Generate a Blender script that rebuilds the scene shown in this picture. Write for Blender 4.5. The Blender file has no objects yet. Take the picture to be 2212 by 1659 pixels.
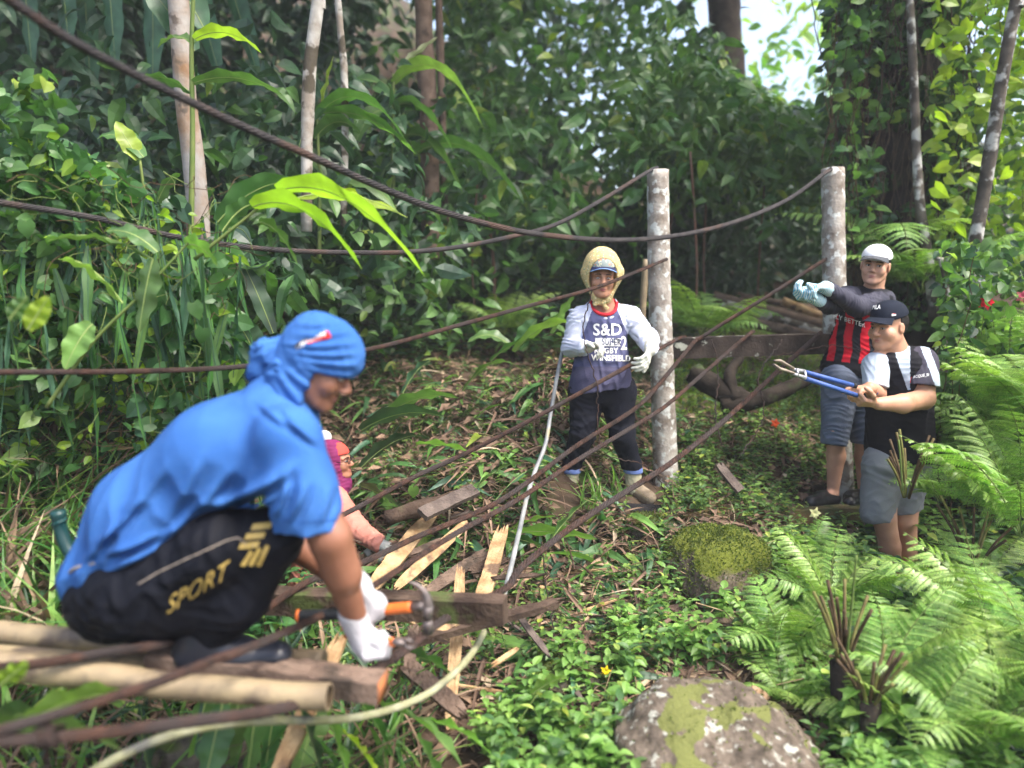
import bpy, math, random
import numpy as np
from mathutils import Vector, Matrix
from mathutils.bvhtree import BVHTree

# ------------------------------------------------------------------ camera, sky, sun, exposure
sc = bpy.context.scene
R = math.radians
FPX = 1661.0
PITCH = R(7.9)
CAM = Vector((0, 0, 1.4))
cd = bpy.data.cameras.new('camera')
cam = bpy.data.objects.new('camera', cd)
sc.collection.objects.link(cam)
cam.location = CAM
cam.rotation_euler = (R(90) - PITCH, 0, 0)
cd.sensor_width = 36
cd.lens = 36 * FPX / 2212
cd.clip_start = 0.05
cd.clip_end = 500
cd.dof.use_dof = True
cd.dof.focus_distance = 4.0
cd.dof.aperture_fstop = 1.0
sc.camera = cam

SUN_EL, SUN_AZ = R(58), R(122)      # azimuth from +y (away from the camera) towards +x
w = bpy.data.worlds.new('World'); sc.world = w; w.use_nodes = True
nt = w.node_tree; nt.nodes.clear()
sky = nt.nodes.new('ShaderNodeTexSky'); sky.sky_type = 'NISHITA'; sky.sun_disc = False
sky.sun_elevation = SUN_EL; sky.sun_rotation = SUN_AZ
sky.air_density = 1.0; sky.dust_density = 5.0; sky.ozone_density = 1.0
bg = nt.nodes.new('ShaderNodeBackground'); bg.inputs['Strength'].default_value = 0.15
wo = nt.nodes.new('ShaderNodeOutputWorld')
nt.links.new(sky.outputs[0], bg.inputs['Color']); nt.links.new(bg.outputs[0], wo.inputs['Surface'])
sd = bpy.data.lights.new('sun', 'SUN'); sd.energy = 1.6; sd.angle = R(16); sd.color = (1, .97, .90)
sun = bpy.data.objects.new('sun', sd); sc.collection.objects.link(sun)
dv = Vector((math.sin(SUN_AZ) * math.cos(SUN_EL), math.cos(SUN_AZ) * math.cos(SUN_EL), math.sin(SUN_EL)))
sun.rotation_euler = (-dv).to_track_quat('-Z', 'Y').to_euler()
sc.view_settings.view_transform = 'Standard'; sc.view_settings.look = 'None'
sc.view_settings.gamma = 1; sc.view_settings.use_curve_mapping = False
sc.view_settings.exposure = 1.78
cy = sc.cycles
cy.use_denoising = True
cy.max_bounces = 6; cy.diffuse_bounces = 3; cy.glossy_bounces = 2; cy.transmission_bounces = 4
cy.transparent_max_bounces = 6; cy.use_adaptive_sampling = True; cy.adaptive_threshold = 0.02
cy.caustics_reflective = False; cy.caustics_refractive = False; cy.sample_clamp_indirect = 6

# ------------------------------------------------------------------ helpers
rng = np.random.default_rng(7)
random.seed(7)
cp, sp_ = math.cos(PITCH), math.sin(PITCH)

def ray(u, v):
    xc = (u - 1106) / FPX; zc = (829.5 - v) / FPX
    return Vector((xc, cp + zc * sp_, -sp_ + zc * cp))

def at(u, v, Y):
    d = ray(u, v)
    return CAM + d * (Y / d.y)

def px_of(P):
    P = np.asarray(P, dtype=float)
    x = P[..., 0]; y = P[..., 1]; z = P[..., 2] - 1.4
    f = y * cp - z * sp_; up = y * sp_ + z * cp
    return 1106 + FPX * x / f, 829.5 - FPX * up / f

def tag(o, label=None, cat=None, group=None, kind=None):
    if label: o['label'] = label
    if cat: o['category'] = cat
    if group: o['group'] = group
    if kind: o['kind'] = kind
    return o

def link(name, me, parent=None):
    o = bpy.data.objects.new(name, me)
    sc.collection.objects.link(o)
    if parent is not None:
        o.parent = parent
        o.matrix_parent_inverse = parent.matrix_world.inverted() if parent.type != 'EMPTY' else Matrix.Translation(-Vector(parent.location))
    return o

def empty(name, loc, label, cat, group=None):
    o = bpy.data.objects.new(name, None); sc.collection.objects.link(o)
    o.location = loc; o.empty_display_size = 0.1
    return tag(o, label, cat, group)

def mesh_np(name, V, quads=None, tris=None, mats=(), qm=None, tm=None, smooth=True):
    me = bpy.data.meshes.new(name)
    V = np.asarray(V, dtype=np.float32).reshape(-1, 3)
    q = np.zeros((0, 4), np.int32) if quads is None else np.asarray(quads, np.int32).reshape(-1, 4)
    t = np.zeros((0, 3), np.int32) if tris is None else np.asarray(tris, np.int32).reshape(-1, 3)
    me.vertices.add(len(V)); me.vertices.foreach_set('co', V.ravel())
    nl = q.size + t.size; me.loops.add(nl)
    me.loops.foreach_set('vertex_index', np.concatenate([q.ravel(), t.ravel()]))
    me.polygons.add(len(q) + len(t))
    ls = np.concatenate([np.arange(len(q)) * 4, q.size + np.arange(len(t)) * 3]).astype(np.int32)
    me.polygons.foreach_set('loop_start', ls)
    mi = np.concatenate([np.zeros(len(q), np.int32) if qm is None else np.asarray(qm, np.int32),
                         np.zeros(len(t), np.int32) if tm is None else np.asarray(tm, np.int32)])
    for m in mats: me.materials.append(m)
    me.polygons.foreach_set('material_index', mi)
    me.polygons.foreach_set('use_smooth', np.full(len(q) + len(t), smooth))
    me.update(calc_edges=True); me.validate()
    return me

class Geo:
    """collects quads/tris and builds one mesh object"""
    def __init__(s): s.V = []; s.Q = []; s.T = []; s.qm = []; s.tm = []; s.n = 0
    def add(s, V, Q=None, T=None, m=0):
        V = np.asarray(V, dtype=np.float32).reshape(-1, 3)
        if Q is not None and len(Q):
            Q = np.asarray(Q, np.int64).reshape(-1, 4); s.Q.append(Q + s.n); s.qm.append(np.full(len(Q), m))
        if T is not None and len(T):
            T = np.asarray(T, np.int64).reshape(-1, 3); s.T.append(T + s.n); s.tm.append(np.full(len(T), m))
        s.V.append(V); s.n += len(V)
        return s
    def inst(s, tpl, M3, P, m=0):
        """tpl=(V,Q); M3 (k,3,3) columns = axes (scaled); P (k,3)"""
        V, Q = tpl; k = len(P)
        if k == 0: return
        W = np.einsum('kij,vj->kvi', M3, V) + P[:, None, :]
        QQ = Q[None] + (np.arange(k) * len(V))[:, None, None]
        s.add(W.reshape(-1, 3), QQ.reshape(-1, 4), m=m)
    def mesh(s, name, mats, smooth=True):
        c = lambda L, d: np.concatenate(L) if L else np.zeros((0, d))
        return mesh_np(name, np.concatenate(s.V), c(s.Q, 4), c(s.T, 3), mats,
                       np.concatenate(s.qm) if s.qm else None, np.concatenate(s.tm) if s.tm else None, smooth)
    def build(s, name, mats, parent=None, smooth=True):
        return link(name, s.mesh(name, mats if isinstance(mats, (list, tuple)) else [mats], smooth), parent)

def frames(path):
    P = np.asarray(path, dtype=float); n = len(P)
    T = np.gradient(P, axis=0); T /= np.linalg.norm(T, axis=1)[:, None] + 1e-12
    up = np.array([0, 0, 1.0]) if abs(T[0][2]) < .9 else np.array([1.0, 0, 0])
    N = np.zeros_like(P); B = np.zeros_like(P)
    b = np.cross(T[0], up); b /= np.linalg.norm(b)
    for i in range(n):
        b = b - T[i] * np.dot(b, T[i]); b /= np.linalg.norm(b) + 1e-12
        B[i] = b; N[i] = np.cross(b, T[i])
    return P, T, N, B

def tube(g, path, rad, seg=8, m=0, caps=True, wob=0, flat=1.0):
    P, T, N, B = frames(path); n = len(P)
    r = np.broadcast_to(np.asarray(rad, dtype=float), (n,))
    a = np.linspace(0, 2 * np.pi, seg, endpoint=False)
    rr = r[:, None] * (1 + (wob * rng.standard_normal((n, seg)) if wob else 0))
    V = P[:, None] + rr[..., None] * (np.cos(a)[None, :, None] * B[:, None] + flat * np.sin(a)[None, :, None] * N[:, None])
    i = np.arange(n - 1)[:, None] * seg; j = np.arange(seg)[None]; j2 = (j + 1) % seg
    Q = np.stack([i + j, i + j2, i + seg + j2, i + seg + j], -1).reshape(-1, 4)
    V = V.reshape(-1, 3); T3 = []
    if caps:
        V = np.vstack([V, P[0], P[-1]]); c0 = n * seg; c1 = c0 + 1; jj = np.arange(seg); jn = (jj + 1) % seg
        T3 = np.vstack([np.stack([np.full(seg, c0), jn, jj], -1), np.stack([np.full(seg, c1), (n - 1) * seg + jj, (n - 1) * seg + jn], -1)])
    g.add(V, Q, T3, m)

def crom(pts, step=0.02, closed=False):
    P = np.array([list(p) for p in pts], dtype=float)
    P = np.vstack([2 * P[0] - P[1], P, 2 * P[-1] - P[-2]])
    out = []
    for i in range(1, len(P) - 2):
        p0, p1, p2, p3 = P[i - 1:i + 3]
        n = max(2, int(np.linalg.norm(p2 - p1) / step))
        t = np.linspace(0, 1, n, endpoint=False)[:, None]
        out.append(.5 * ((2 * p1) + (-p0 + p2) * t + (2 * p0 - 5 * p1 + 4 * p2 - p3) * t ** 2 + (-p0 + 3 * p1 - 3 * p2 + p3) * t ** 3))
    out.append(P[-2][None]); return np.vstack(out)

def vnoise(P, s=1.0, seed=0):
    """smooth pseudo noise (-1..1) of points"""
    P = np.asarray(P, dtype=float) * s; r = np.random.default_rng(abs(int(seed)) + 100)
    o = np.zeros(P.shape[:-1])
    for k in range(6):
        d = r.standard_normal(3); d /= np.linalg.norm(d); f = (1.0 + .55 * k)
        e = r.standard_normal(3)
        o += np.sin(f * (P @ d) + r.uniform(0, 6.3) + 1.3 * np.sin(.8 * f * (P @ e) + r.uniform(0, 6.3))) / (1 + .5 * k)
    return o / 2.6

# ------------------------------------------------------------------ materials
MATS = {}
def nm(name):
    m = bpy.data.materials.new(name); m.use_nodes = True; n = m.node_tree
    b = n.nodes['Principled BSDF']; MATS[name] = m
    return m, n, b

def mat(name, c1, c2=None, scale=8, rough=.7, bump=0, bscale=60, metal=0, stretch=(1, 1, 1), c3=None, s3=3, t3=(.55, .62), detail=6, spec=.4, sheen=0, dist=.0):
    if name in MATS: return MATS[name]
    m, n, b = nm(name); L = n.links.new
    b.inputs['Roughness'].default_value = rough; b.inputs['Metallic'].default_value = metal
    b.inputs['Specular IOR Level'].default_value = spec if rough < .6 else spec * .35
    if sheen: b.inputs['Sheen Weight'].default_value = sheen
    tc = n.nodes.new('ShaderNodeTexCoord'); mp = n.nodes.new('ShaderNodeMapping')
    mp.inputs['Scale'].default_value = stretch; L(tc.outputs['Object'], mp.inputs['Vector'])
    b.inputs['Base Color'].default_value = (*c1, 1)
    if c2 is not None:
        t = n.nodes.new('ShaderNodeTexNoise'); t.inputs['Scale'].default_value = scale; t.inputs['Detail'].default_value = detail
        t.inputs['Distortion'].default_value = dist
        L(mp.outputs[0], t.inputs['Vector'])
        r = n.nodes.new('ShaderNodeValToRGB'); r.color_ramp.elements[0].position = .35; r.color_ramp.elements[1].position = .65
        r.color_ramp.elements[0].color = (*c1, 1); r.color_ramp.elements[1].color = (*c2, 1)
        L(t.outputs['Fac'], r.inputs[0]); last = r.outputs[0]
        if c3 is not None:
            t2 = n.nodes.new('ShaderNodeTexNoise'); t2.inputs['Scale'].default_value = s3; t2.inputs['Detail'].default_value = 5
            L(tc.outputs['Object'], t2.inputs['Vector'])
            r2 = n.nodes.new('ShaderNodeValToRGB'); r2.color_ramp.elements[0].position = t3[0]; r2.color_ramp.elements[1].position = t3[1]
            L(t2.outputs['Fac'], r2.inputs[0])
            mx = n.nodes.new('ShaderNodeMix'); mx.data_type = 'RGBA'
            L(r2.outputs[0], mx.inputs[0]); L(last, mx.inputs[6]); mx.inputs[7].default_value = (*c3, 1); last = mx.outputs[2]
        L(last, b.inputs['Base Color'])
    if bump:
        t = n.nodes.new('ShaderNodeTexNoise'); t.inputs['Scale'].default_value = bscale; t.inputs['Detail'].default_value = 5
        L(mp.outputs[0], t.inputs['Vector'])
        bp = n.nodes.new('ShaderNodeBump'); bp.inputs['Strength'].default_value = bump; bp.inputs['Distance'].default_value = .01
        L(t.outputs['Fac'], bp.inputs['Height']); L(bp.outputs[0], b.inputs['Normal'])
    return m

def leafmat(name, c1, c2, trans=.35, rough=.42, c3=None, p3=.93):
    """leaf: colour varies per leaf (island) and with noise; thin, lets light through"""
    m, n, b = nm(name); L = n.links.new
    ge = n.nodes.new('ShaderNodeNewGeometry'); oi = n.nodes.new('ShaderNodeObjectInfo')
    r = n.nodes.new('ShaderNodeValToRGB'); el = r.color_ramp.elements
    el[0].color = (*c1, 1); el[1].color = (*c2, 1)
    if c3:
        e = el.new(p3 - .02); e.color = (*c2, 1); el[-1].color = (*c3, 1)
    tn = n.nodes.new('ShaderNodeTexNoise'); tn.inputs['Scale'].default_value = 9; tn.inputs['Detail'].default_value = 3
    tc = n.nodes.new('ShaderNodeTexCoord'); L(tc.outputs['Object'], tn.inputs['Vector'])
    L(ge.outputs['Random Per Island'], r.inputs[0])
    hs = n.nodes.new('ShaderNodeHueSaturation')
    ml = n.nodes.new('ShaderNodeMapRange'); ml.inputs[1].default_value = .3; ml.inputs[2].default_value = .7; ml.inputs[3].default_value = .65; ml.inputs[4].default_value = 1.3
    L(tn.outputs['Fac'], ml.inputs[0]); L(ml.outputs[0], hs.inputs['Value'])
    mh = n.nodes.new('ShaderNodeMapRange'); mh.inputs[3].default_value = .485; mh.inputs[4].default_value = .515
    L(oi.outputs['Random'], mh.inputs[0]); L(mh.outputs[0], hs.inputs['Hue'])
    L(r.outputs[0], hs.inputs['Color']); L(hs.outputs[0], b.inputs['Base Color'])
    b.inputs['Roughness'].default_value = rough; b.inputs['Specular IOR Level'].default_value = .5
    tr = n.nodes.new('ShaderNodeBsdfTranslucent')
    gm = n.nodes.new('ShaderNodeMix'); gm.data_type = 'RGBA'; gm.blend_type = 'MULTIPLY'; gm.inputs[0].default_value = 1
    L(hs.outputs[0], gm.inputs[6]); gm.inputs[7].default_value = (1.35, 1.6, .75, 1); L(gm.outputs[2], tr.inputs['Color'])
    mx = n.nodes.new('ShaderNodeMixShader'); mx.inputs[0].default_value = trans
    L(b.outputs[0], mx.inputs[1]); L(tr.outputs[0], mx.inputs[2])
    L(mx.outputs[0], n.nodes['Material Output'].inputs['Surface'])
    return m

# ------------------------------------------------------------------ signed distance bodies
class Sdf:
    """operations are recorded, then evaluated on a grid just large enough"""
    def __init__(s, lo, hi, h):
        s.L0 = np.array(lo, float); s.H0 = np.array(hi, float); s.h = h; s.ops = []; s.live = False
        s.bl = np.full(3, 1e9); s.bh = np.full(3, -1e9)
    def go(s):
        lo = np.maximum(s.L0, s.bl); hi = np.minimum(s.H0, s.bh); s.lo = lo
        s.n = np.maximum(4, np.ceil((hi - lo) / s.h).astype(int) + 1)
        s.F = np.full(s.n, .5, np.float32); s.ax = [lo[i] + s.h * np.arange(s.n[i]) for i in range(3)]
        s.live = True
        for fn, a, kw in s.ops: fn(s, *a, **kw)
    def box(s, lo, hi):
        a = np.clip(np.floor((np.array(lo) - s.lo) / s.h).astype(int), 0, s.n)
        b = np.clip(np.ceil((np.array(hi) - s.lo) / s.h).astype(int) + 1, 0, s.n)
        sl = tuple(slice(a[i], b[i]) for i in range(3))
        X = np.stack(np.meshgrid(*[s.ax[i][sl[i]] for i in range(3)], indexing='ij'), -1).astype(np.float32)
        return sl, X
    def put(s, sl, d, k, op='u'):
        F = s.F[sl]
        if op == 'u':
            h = np.clip(.5 + .5 * (F - d) / k, 0, 1); s.F[sl] = F * (1 - h) + d * h - k * h * (1 - h)
        elif op == 's':
            h = np.clip(.5 - .5 * (F + d) / k, 0, 1); s.F[sl] = F * (1 - h) + (-d) * h + k * h * (1 - h)
    def cap(s, a, b, ra, rb=None, k=.015, side=None, sc_=1.0, op='u'):
        """tapered capsule; side = axis along which the section is stretched by sc_"""
        rb = ra if rb is None else rb
        if not s.live:
            if op == 'u':
                m0 = max(ra, rb) * max(1, sc_) + k * .5 + .03
                s.bl = np.minimum(s.bl, np.minimum(a, b) - m0); s.bh = np.maximum(s.bh, np.maximum(a, b) + m0)
            s.ops.append((Sdf.cap, (a, b, ra, rb, k, side, sc_, op), {})); return s
        a = np.array(a, dtype=np.float32); b = np.array(b, dtype=np.float32)
        m = (max(ra, rb) * max(1, sc_) + k * 2 + .012)
        sl, X = s.box(np.minimum(a, b) - m, np.maximum(a, b) + m)
        if X.size == 0: return s
        ba = b - a; L = float(ba @ ba) + 1e-9
        t = np.clip(((X - a) @ ba) / L, 0, 1)
        q = X - a - t[..., None] * ba
        if side is not None:
            sd_ = np.array(side, dtype=np.float32); sd_ /= np.linalg.norm(sd_)
            q = q + (q @ sd_)[..., None] * sd_ * (1 / sc_ - 1)
        d = np.sqrt((q * q).sum(-1)) - (ra + (rb - ra) * t)
        s.put(sl, d, k, op); return s
    def chain(s, pts, rads, k=.015, **kw):
        for i in range(len(pts) - 1): s.cap(pts[i], pts[i + 1], rads[i], rads[i + 1], k, **kw)
        return s
    def ell(s, c, r, M=None, k=.015, op='u'):
        if not s.live:
            if op == 'u':
                m0 = float(np.max(r)) + k * .5 + .03; s.bl = np.minimum(s.bl, np.array(c) - m0); s.bh = np.maximum(s.bh, np.array(c) + m0)
            s.ops.append((Sdf.ell, (c, r, M, k, op), {})); return s
        c = np.array(c, dtype=np.float32); r = np.array(r, dtype=np.float32); m = r.max() + 2 * k + .012
        sl, X = s.box(c - m, c + m)
        if X.size == 0: return s
        q = X - c
        if M is not None: q = q @ np.array(M, dtype=np.float32)
        k0 = np.sqrt(((q / r) ** 2).sum(-1)); k1 = np.sqrt(((q / r ** 2) ** 2).sum(-1)) + 1e-6
        s.put(sl, k0 * (k0 - 1) / k1, k, op); return s
    def cutf(s, lo, hi, f, k=.004):
        """remove where f(X)>0 (f in metres)"""
        if not s.live: s.ops.append((Sdf.cutf, (lo, hi, f, k), {})); return s
        sl, X = s.box(lo, hi)
        s.put(sl, -f(X).astype(np.float32), k, 's'); return s
    def cut(s, p, nrm, k=.004):
        """remove the half space beyond plane p with normal nrm"""
        n_ = np.array(nrm, dtype=np.float32); n_ /= np.linalg.norm(n_); p = np.array(p, dtype=np.float32)
        return s.cutf((-99,) * 3, (99,) * 3, lambda X: (X - p) @ n_, k)
    def disp(s, f):
        if not s.live: s.ops.append((Sdf.disp, (f,), {})); return s
        sl = np.abs(s.F) < .06
        idx = np.nonzero(sl); X = np.stack([s.ax[i][idx[i]] for i in range(3)], -1)
        s.F[idx] += f(X).astype(np.float32); return s
    def mesh(s):
        s.go(); F = s.F; I = F < 0
        c = np.zeros(np.array(F.shape) - 1, np.int8)
        offs = [(i, j, k) for i in (0, 1) for j in (0, 1) for k in (0, 1)]
        nx, ny, nz = c.shape
        for o in offs: c += I[o[0]:o[0] + nx, o[1]:o[1] + ny, o[2]:o[2] + nz]
        ci = np.nonzero((c > 0) & (c < 8)); C = np.stack(ci, -1)
        idm = np.full(c.shape, -1, np.int64); idm[ci] = np.arange(len(C))
        acc = np.zeros((len(C), 3)); cnt = np.zeros(len(C))
        for a in range(8):
            for bx in (4, 2, 1):
                if a & bx: continue
                b = a | bx; oa = np.array(offs[a]); ob = np.array(offs[b])
                fa = F[tuple((C + oa).T)]; fb = F[tuple((C + ob).T)]
                m = (fa < 0) != (fb < 0); t = np.where(m, fa / (fa - fb + 1e-12), 0)
                acc += np.where(m[:, None], oa + t[:, None] * (ob - oa), 0); cnt += m
        V = s.lo + s.h * (C + acc / cnt[:, None])
        Q = []
        for ax in range(3):
            a1, a2 = (ax + 1) % 3, (ax + 2) % 3
            s0 = [slice(None)] * 3; s1 = [slice(None)] * 3
            s0[ax] = slice(0, -1); s1[ax] = slice(1, None)
            A = I[tuple(s0)]; B = I[tuple(s1)]
            E = np.stack(np.nonzero(A != B), -1)
            E = E[(E[:, a1] > 0) & (E[:, a2] > 0) & (E[:, a1] < c.shape[a1]) & (E[:, a2] < c.shape[a2])]
            d1 = np.zeros(3, int); d1[a1] = 1; d2 = np.zeros(3, int); d2[a2] = 1
            q = np.stack([idm[tuple((E - d1 - d2).T)], idm[tuple((E - d2).T)], idm[tuple(E.T)], idm[tuple((E - d1).T)]], -1)
            fl = A[tuple(E.T)]
            q[~fl] = q[~fl][:, ::-1]; Q.append(q)
        Q = np.vstack(Q); Q = Q[(Q >= 0).all(1)]
        return V, Q

def smoothV(V, Q, it=1, lam=.5):
    for _ in range(it):
        S = np.zeros_like(V); c = np.zeros(len(V))
        for i in range(4):
            a = Q[:, i]; b = Q[:, (i + 1) % 4]
            np.add.at(S, a, V[b]); np.add.at(S, b, V[a]); np.add.at(c, a, 1); np.add.at(c, b, 1)
        V = V + lam * (S / np.maximum(c, 1)[:, None] - V)
    return V

def sdf_obj(name, S, mats, parent, classify=None, it=1):
    V, Q = S.mesh(); V = smoothV(V, Q, it)
    qm = classify(V[Q].mean(1)) if classify else None
    return link(name, mesh_np(name, V, Q, None, mats if isinstance(mats, (list, tuple)) else [mats], qm), parent)

BV = {}
def bvh(o):
    if o.name not in BV:
        me = o.data
        BV[o.name] = BVHTree.FromPolygons([v.co for v in me.vertices], [p.vertices for p in me.polygons])
    return BV[o.name]

def project_px(P2, target, off=.003):
    """pixels -> points lying on a target mesh"""
    out = []; last = None; b = bvh(target) if not isinstance(target, BVHTree) else target
    for u, v in P2:
        d = ray(u, v).normalized(); hit = b.ray_cast(CAM, d)
        if hit[0] is None:
            out.append(None)
        else:
            last = (hit[0] - CAM).length; out.append(hit[0] + hit[1] * off * (1 if hit[1].dot(d) < 0 else -1))
    good = [o for o in out if o is not None]
    if not good: return None
    mean = sum(((g - CAM).length for g in good)) / len(good)
    return [o if o is not None else CAM + ray(*P2[i]).normalized() * mean for i, o in enumerate(out)]

def sheet_obj(name, P2, faces, target, m, parent, off=.003, thick=0.0015):
    P = project_px(P2, target, off)
    if P is None: print('decal missed', name); return None
    me = bpy.data.meshes.new(name); me.from_pydata([tuple(p) for p in P], [], faces); me.materials.append(m); me.update()
    return link(name, me, parent)

def text_px(name, s, o, ux, uy, target, m, parent, off=.003, xs=1.0, shear=0.0, align='CENTER', bold=0.0, outline=None):
    """text laid on target: o = pixel origin, ux = pixel vector of one em along, uy = pixel vector of one em up"""
    cu = bpy.data.curves.new(name, 'FONT'); cu.body = s; cu.align_x = align; cu.resolution_u = 3; cu.shear = shear
    cu.space_character = 1.05; cu.offset = bold
    ob = bpy.data.objects.new(name, cu); me0 = bpy.data.meshes.new_from_object(ob)
    import bmesh
    bm = bmesh.new(); bm.from_mesh(me0); bmesh.ops.triangulate(bm, faces=bm.faces)
    for _ in range(2):
        es = [e for e in bm.edges if e.calc_length() > .22]
        if es:
            bmesh.ops.subdivide_edges(bm, edges=es, cuts=1); bmesh.ops.triangulate(bm, faces=bm.faces)
    bm.verts.index_update()
    P2 = [(o[0] + v.co.x * xs * ux[0] + v.co.y * uy[0], o[1] + v.co.x * xs * ux[1] + v.co.y * uy[1]) for v in bm.verts]
    F = [tuple(v.index for v in f.verts) for f in bm.faces]; bm.free()
    bpy.data.objects.remove(ob)
    return sheet_obj(name, P2, F, target, m, parent, off)

def patch_px(name, corners, target, m, parent, nu=6, nv=3, off=.003):
    """four-cornered patch in pixels laid on target"""
    c = [np.array(x, float) for x in corners]; P2 = []
    for i in range(nu + 1):
        for j in range(nv + 1):
            a, b = i / nu, j / nv
            P2.append(tuple((c[0] * (1 - a) + c[1] * a) * (1 - b) + (c[3] * (1 - a) + c[2] * a) * b))
    F = [(i * (nv + 1) + j, (i + 1) * (nv + 1) + j, (i + 1) * (nv + 1) + j + 1, i * (nv + 1) + j + 1) for i in range(nu) for j in range(nv)]
    return sheet_obj(name, P2, F, target, m, parent, off)

def line_px(name, pts, wpx, target, m, parent, off=.003, n=24):
    pts = np.array(pts, float); L = np.r_[0, np.cumsum(np.linalg.norm(np.diff(pts, axis=0), axis=1))]
    t = np.linspace(0, L[-1], n); C = np.stack([np.interp(t, L, pts[:, i]) for i in (0, 1)], -1)
    T = np.gradient(C, axis=0); T /= np.linalg.norm(T, axis=1)[:, None]; N = np.stack([-T[:, 1], T[:, 0]], -1) * wpx / 2
    P2 = [tuple(x) for p in zip(C + N, C - N) for x in p]
    F = [(2 * i, 2 * i + 1, 2 * i + 3, 2 * i + 2) for i in range(n - 1)]
    return sheet_obj(name, P2, F, target, m, parent, off)

def ortho(f, up=(0, 0, 1)):
    f = np.array(f, float); f /= np.linalg.norm(f); r = np.cross(f, np.array(up, float)); r /= np.linalg.norm(r)
    u = np.cross(r, f); return f, r, u

def ivec(v): return np.array(list(v), dtype=float)

class Head:
    def __init__(s, c, fwd, up=(0, 0, 1), sc_=1.0):
        s.c = ivec(c); s.f, s.r, s.u = ortho(fwd, up); s.s = sc_
        s.M = np.stack([s.r, s.f, s.u], 1)
    def p(s, r, f, u): return s.c + s.s * (r * s.r + f * s.f + u * s.u)
    def build(s, S, ears=True, fat=0.0):
        q = s.s
        S.ell(s.p(0, -.014, .028), np.array((.075, .095, .092)) * q, s.M, .01)
        S.ell(s.p(0, .02, -.04), np.array((.060 + fat, .068, .074)) * q, s.M, .02)
        S.cap(s.p(-.012, .072, -.098), s.p(.012, .072, -.098), .020 * q, None, .025)
        for e in (-1, 1):
            S.ell(s.p(e * (.036 + fat * .8), .056, -.032), np.array((.028, .03, .03)) * q, s.M, .02)
            S.cap(s.p(e * .052, -.01, -.05), s.p(e * .03, .05, -.092), .022 * q, .02 * q, .02)
            S.cap(s.p(e * .012, .083, .018), s.p(e * .05, .066, .018), .011 * q, .008 * q, .012)
            if ears:
                S.ell(s.p(e * .079, -.008, -.008), np.array((.009, .019, .031)) * q, s.M, .006)
                S.ell(s.p(e * .089, .002, -.004), np.array((.006, .009, .016)) * q, s.M, .004, op='s')
            S.ell(s.p(e * .031, .098, .000), np.array((.018, .016, .010)) * q, s.M, .010, op='s')
            S.ell(s.p(e * .0125, .098, -.034), np.array((.009, .012, .008)) * q, s.M, .006)
        S.cap(s.p(0, .084, .008), s.p(0, .107, -.027), .008 * q, .0125 * q, .010)
        S.cap(s.p(-.018, .083, -.060), s.p(.018, .083, -.060), .0065 * q, None, .008)
        S.cap(s.p(-.014, .081, -.072), s.p(.014, .081, -.072), .0075 * q, None, .008)
        return s
    def parts(s, root, look=(0, 0), lip=(.30, .10, .09), half=.5, iris=(.02, .01, .008)):
        """eyes, brows, lips as small meshes on the face"""
        q = s.s
        mw = mat('eye white', (.55, .5, .46), rough=.3); mi = mat('dark iris', iris, rough=.2)
        mb = mat('black hair', (.012, .01, .009), rough=.6); ml = mat('lips ' + str(lip), lip, rough=.5)
        for e in (-1, 1):
            g = Geo()
            def ellg(c, r, m, A=s.M, n=10):
                th, ph = np.meshgrid(np.linspace(0, np.pi, n), np.linspace(0, 2 * np.pi, 2 * n, endpoint=False), indexing='ij')
                V = np.stack([np.sin(th) * np.cos(ph), np.sin(th) * np.sin(ph), np.cos(th)], -1).reshape(-1, 3) * r
                V = V @ A.T + c; w_ = 2 * n
                Q = [(i * w_ + j, i * w_ + (j + 1) % w_, (i + 1) * w_ + (j + 1) % w_, (i + 1) * w_ + j) for i in range(n - 1) for j in range(w_)]
                g.add(V, Q, m=m)
            ellg(s.p(e * .031, .0815, .000), np.array((.0135, .008, .0105 * half)) * q, 0)
            ellg(s.p(e * .031 + look[0] * .004, .0855, .000 + look[1] * .002), np.array((.0065, .0045, .0095 * half)) * q, 1)
            g.build('eye', [mw, mi], root)
            g = Geo()
            tube(g, [s.p(e * a, f, z) for a, f, z in ((.012, .098, .020), (.024, .0955, .0245), (.038, .088, .024), (.05, .077, .018))], np.array([.002, .0034, .003, .001]) * q, 6)
            g.build('eyebrow', mb, root)
            g = Geo()
            tube(g, [s.p(e * a, f, z) for a, f, z in ((.018, .0865, .001), (.026, .0885, .0055 * half + .003), (.036, .0885, .0055 * half + .003), (.045, .083, .001))], np.array([.001, .0016, .0016, .001]) * q, 6)
            g.build('eyelash', mb, root)
        g = Geo()
        tube(g, [s.p(a, f, z) for a, f, z in ((-.024, .081, -.066), (-.012, .0895, -.0625), (0, .0905, -.0635), (.012, .0895, -.0625), (.024, .081, -.066))], np.array([.001, .004, .004, .004, .001]) * q, 6)
        tube(g, [s.p(a, f, z) for a, f, z in ((-.022, .081, -.068), (-.01, .0885, -.072), (.01, .0885, -.072), (.022, .081, -.068))], np.array([.001, .0045, .0045, .001]) * q, 6)
        g.build('lips', ml, root)

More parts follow.
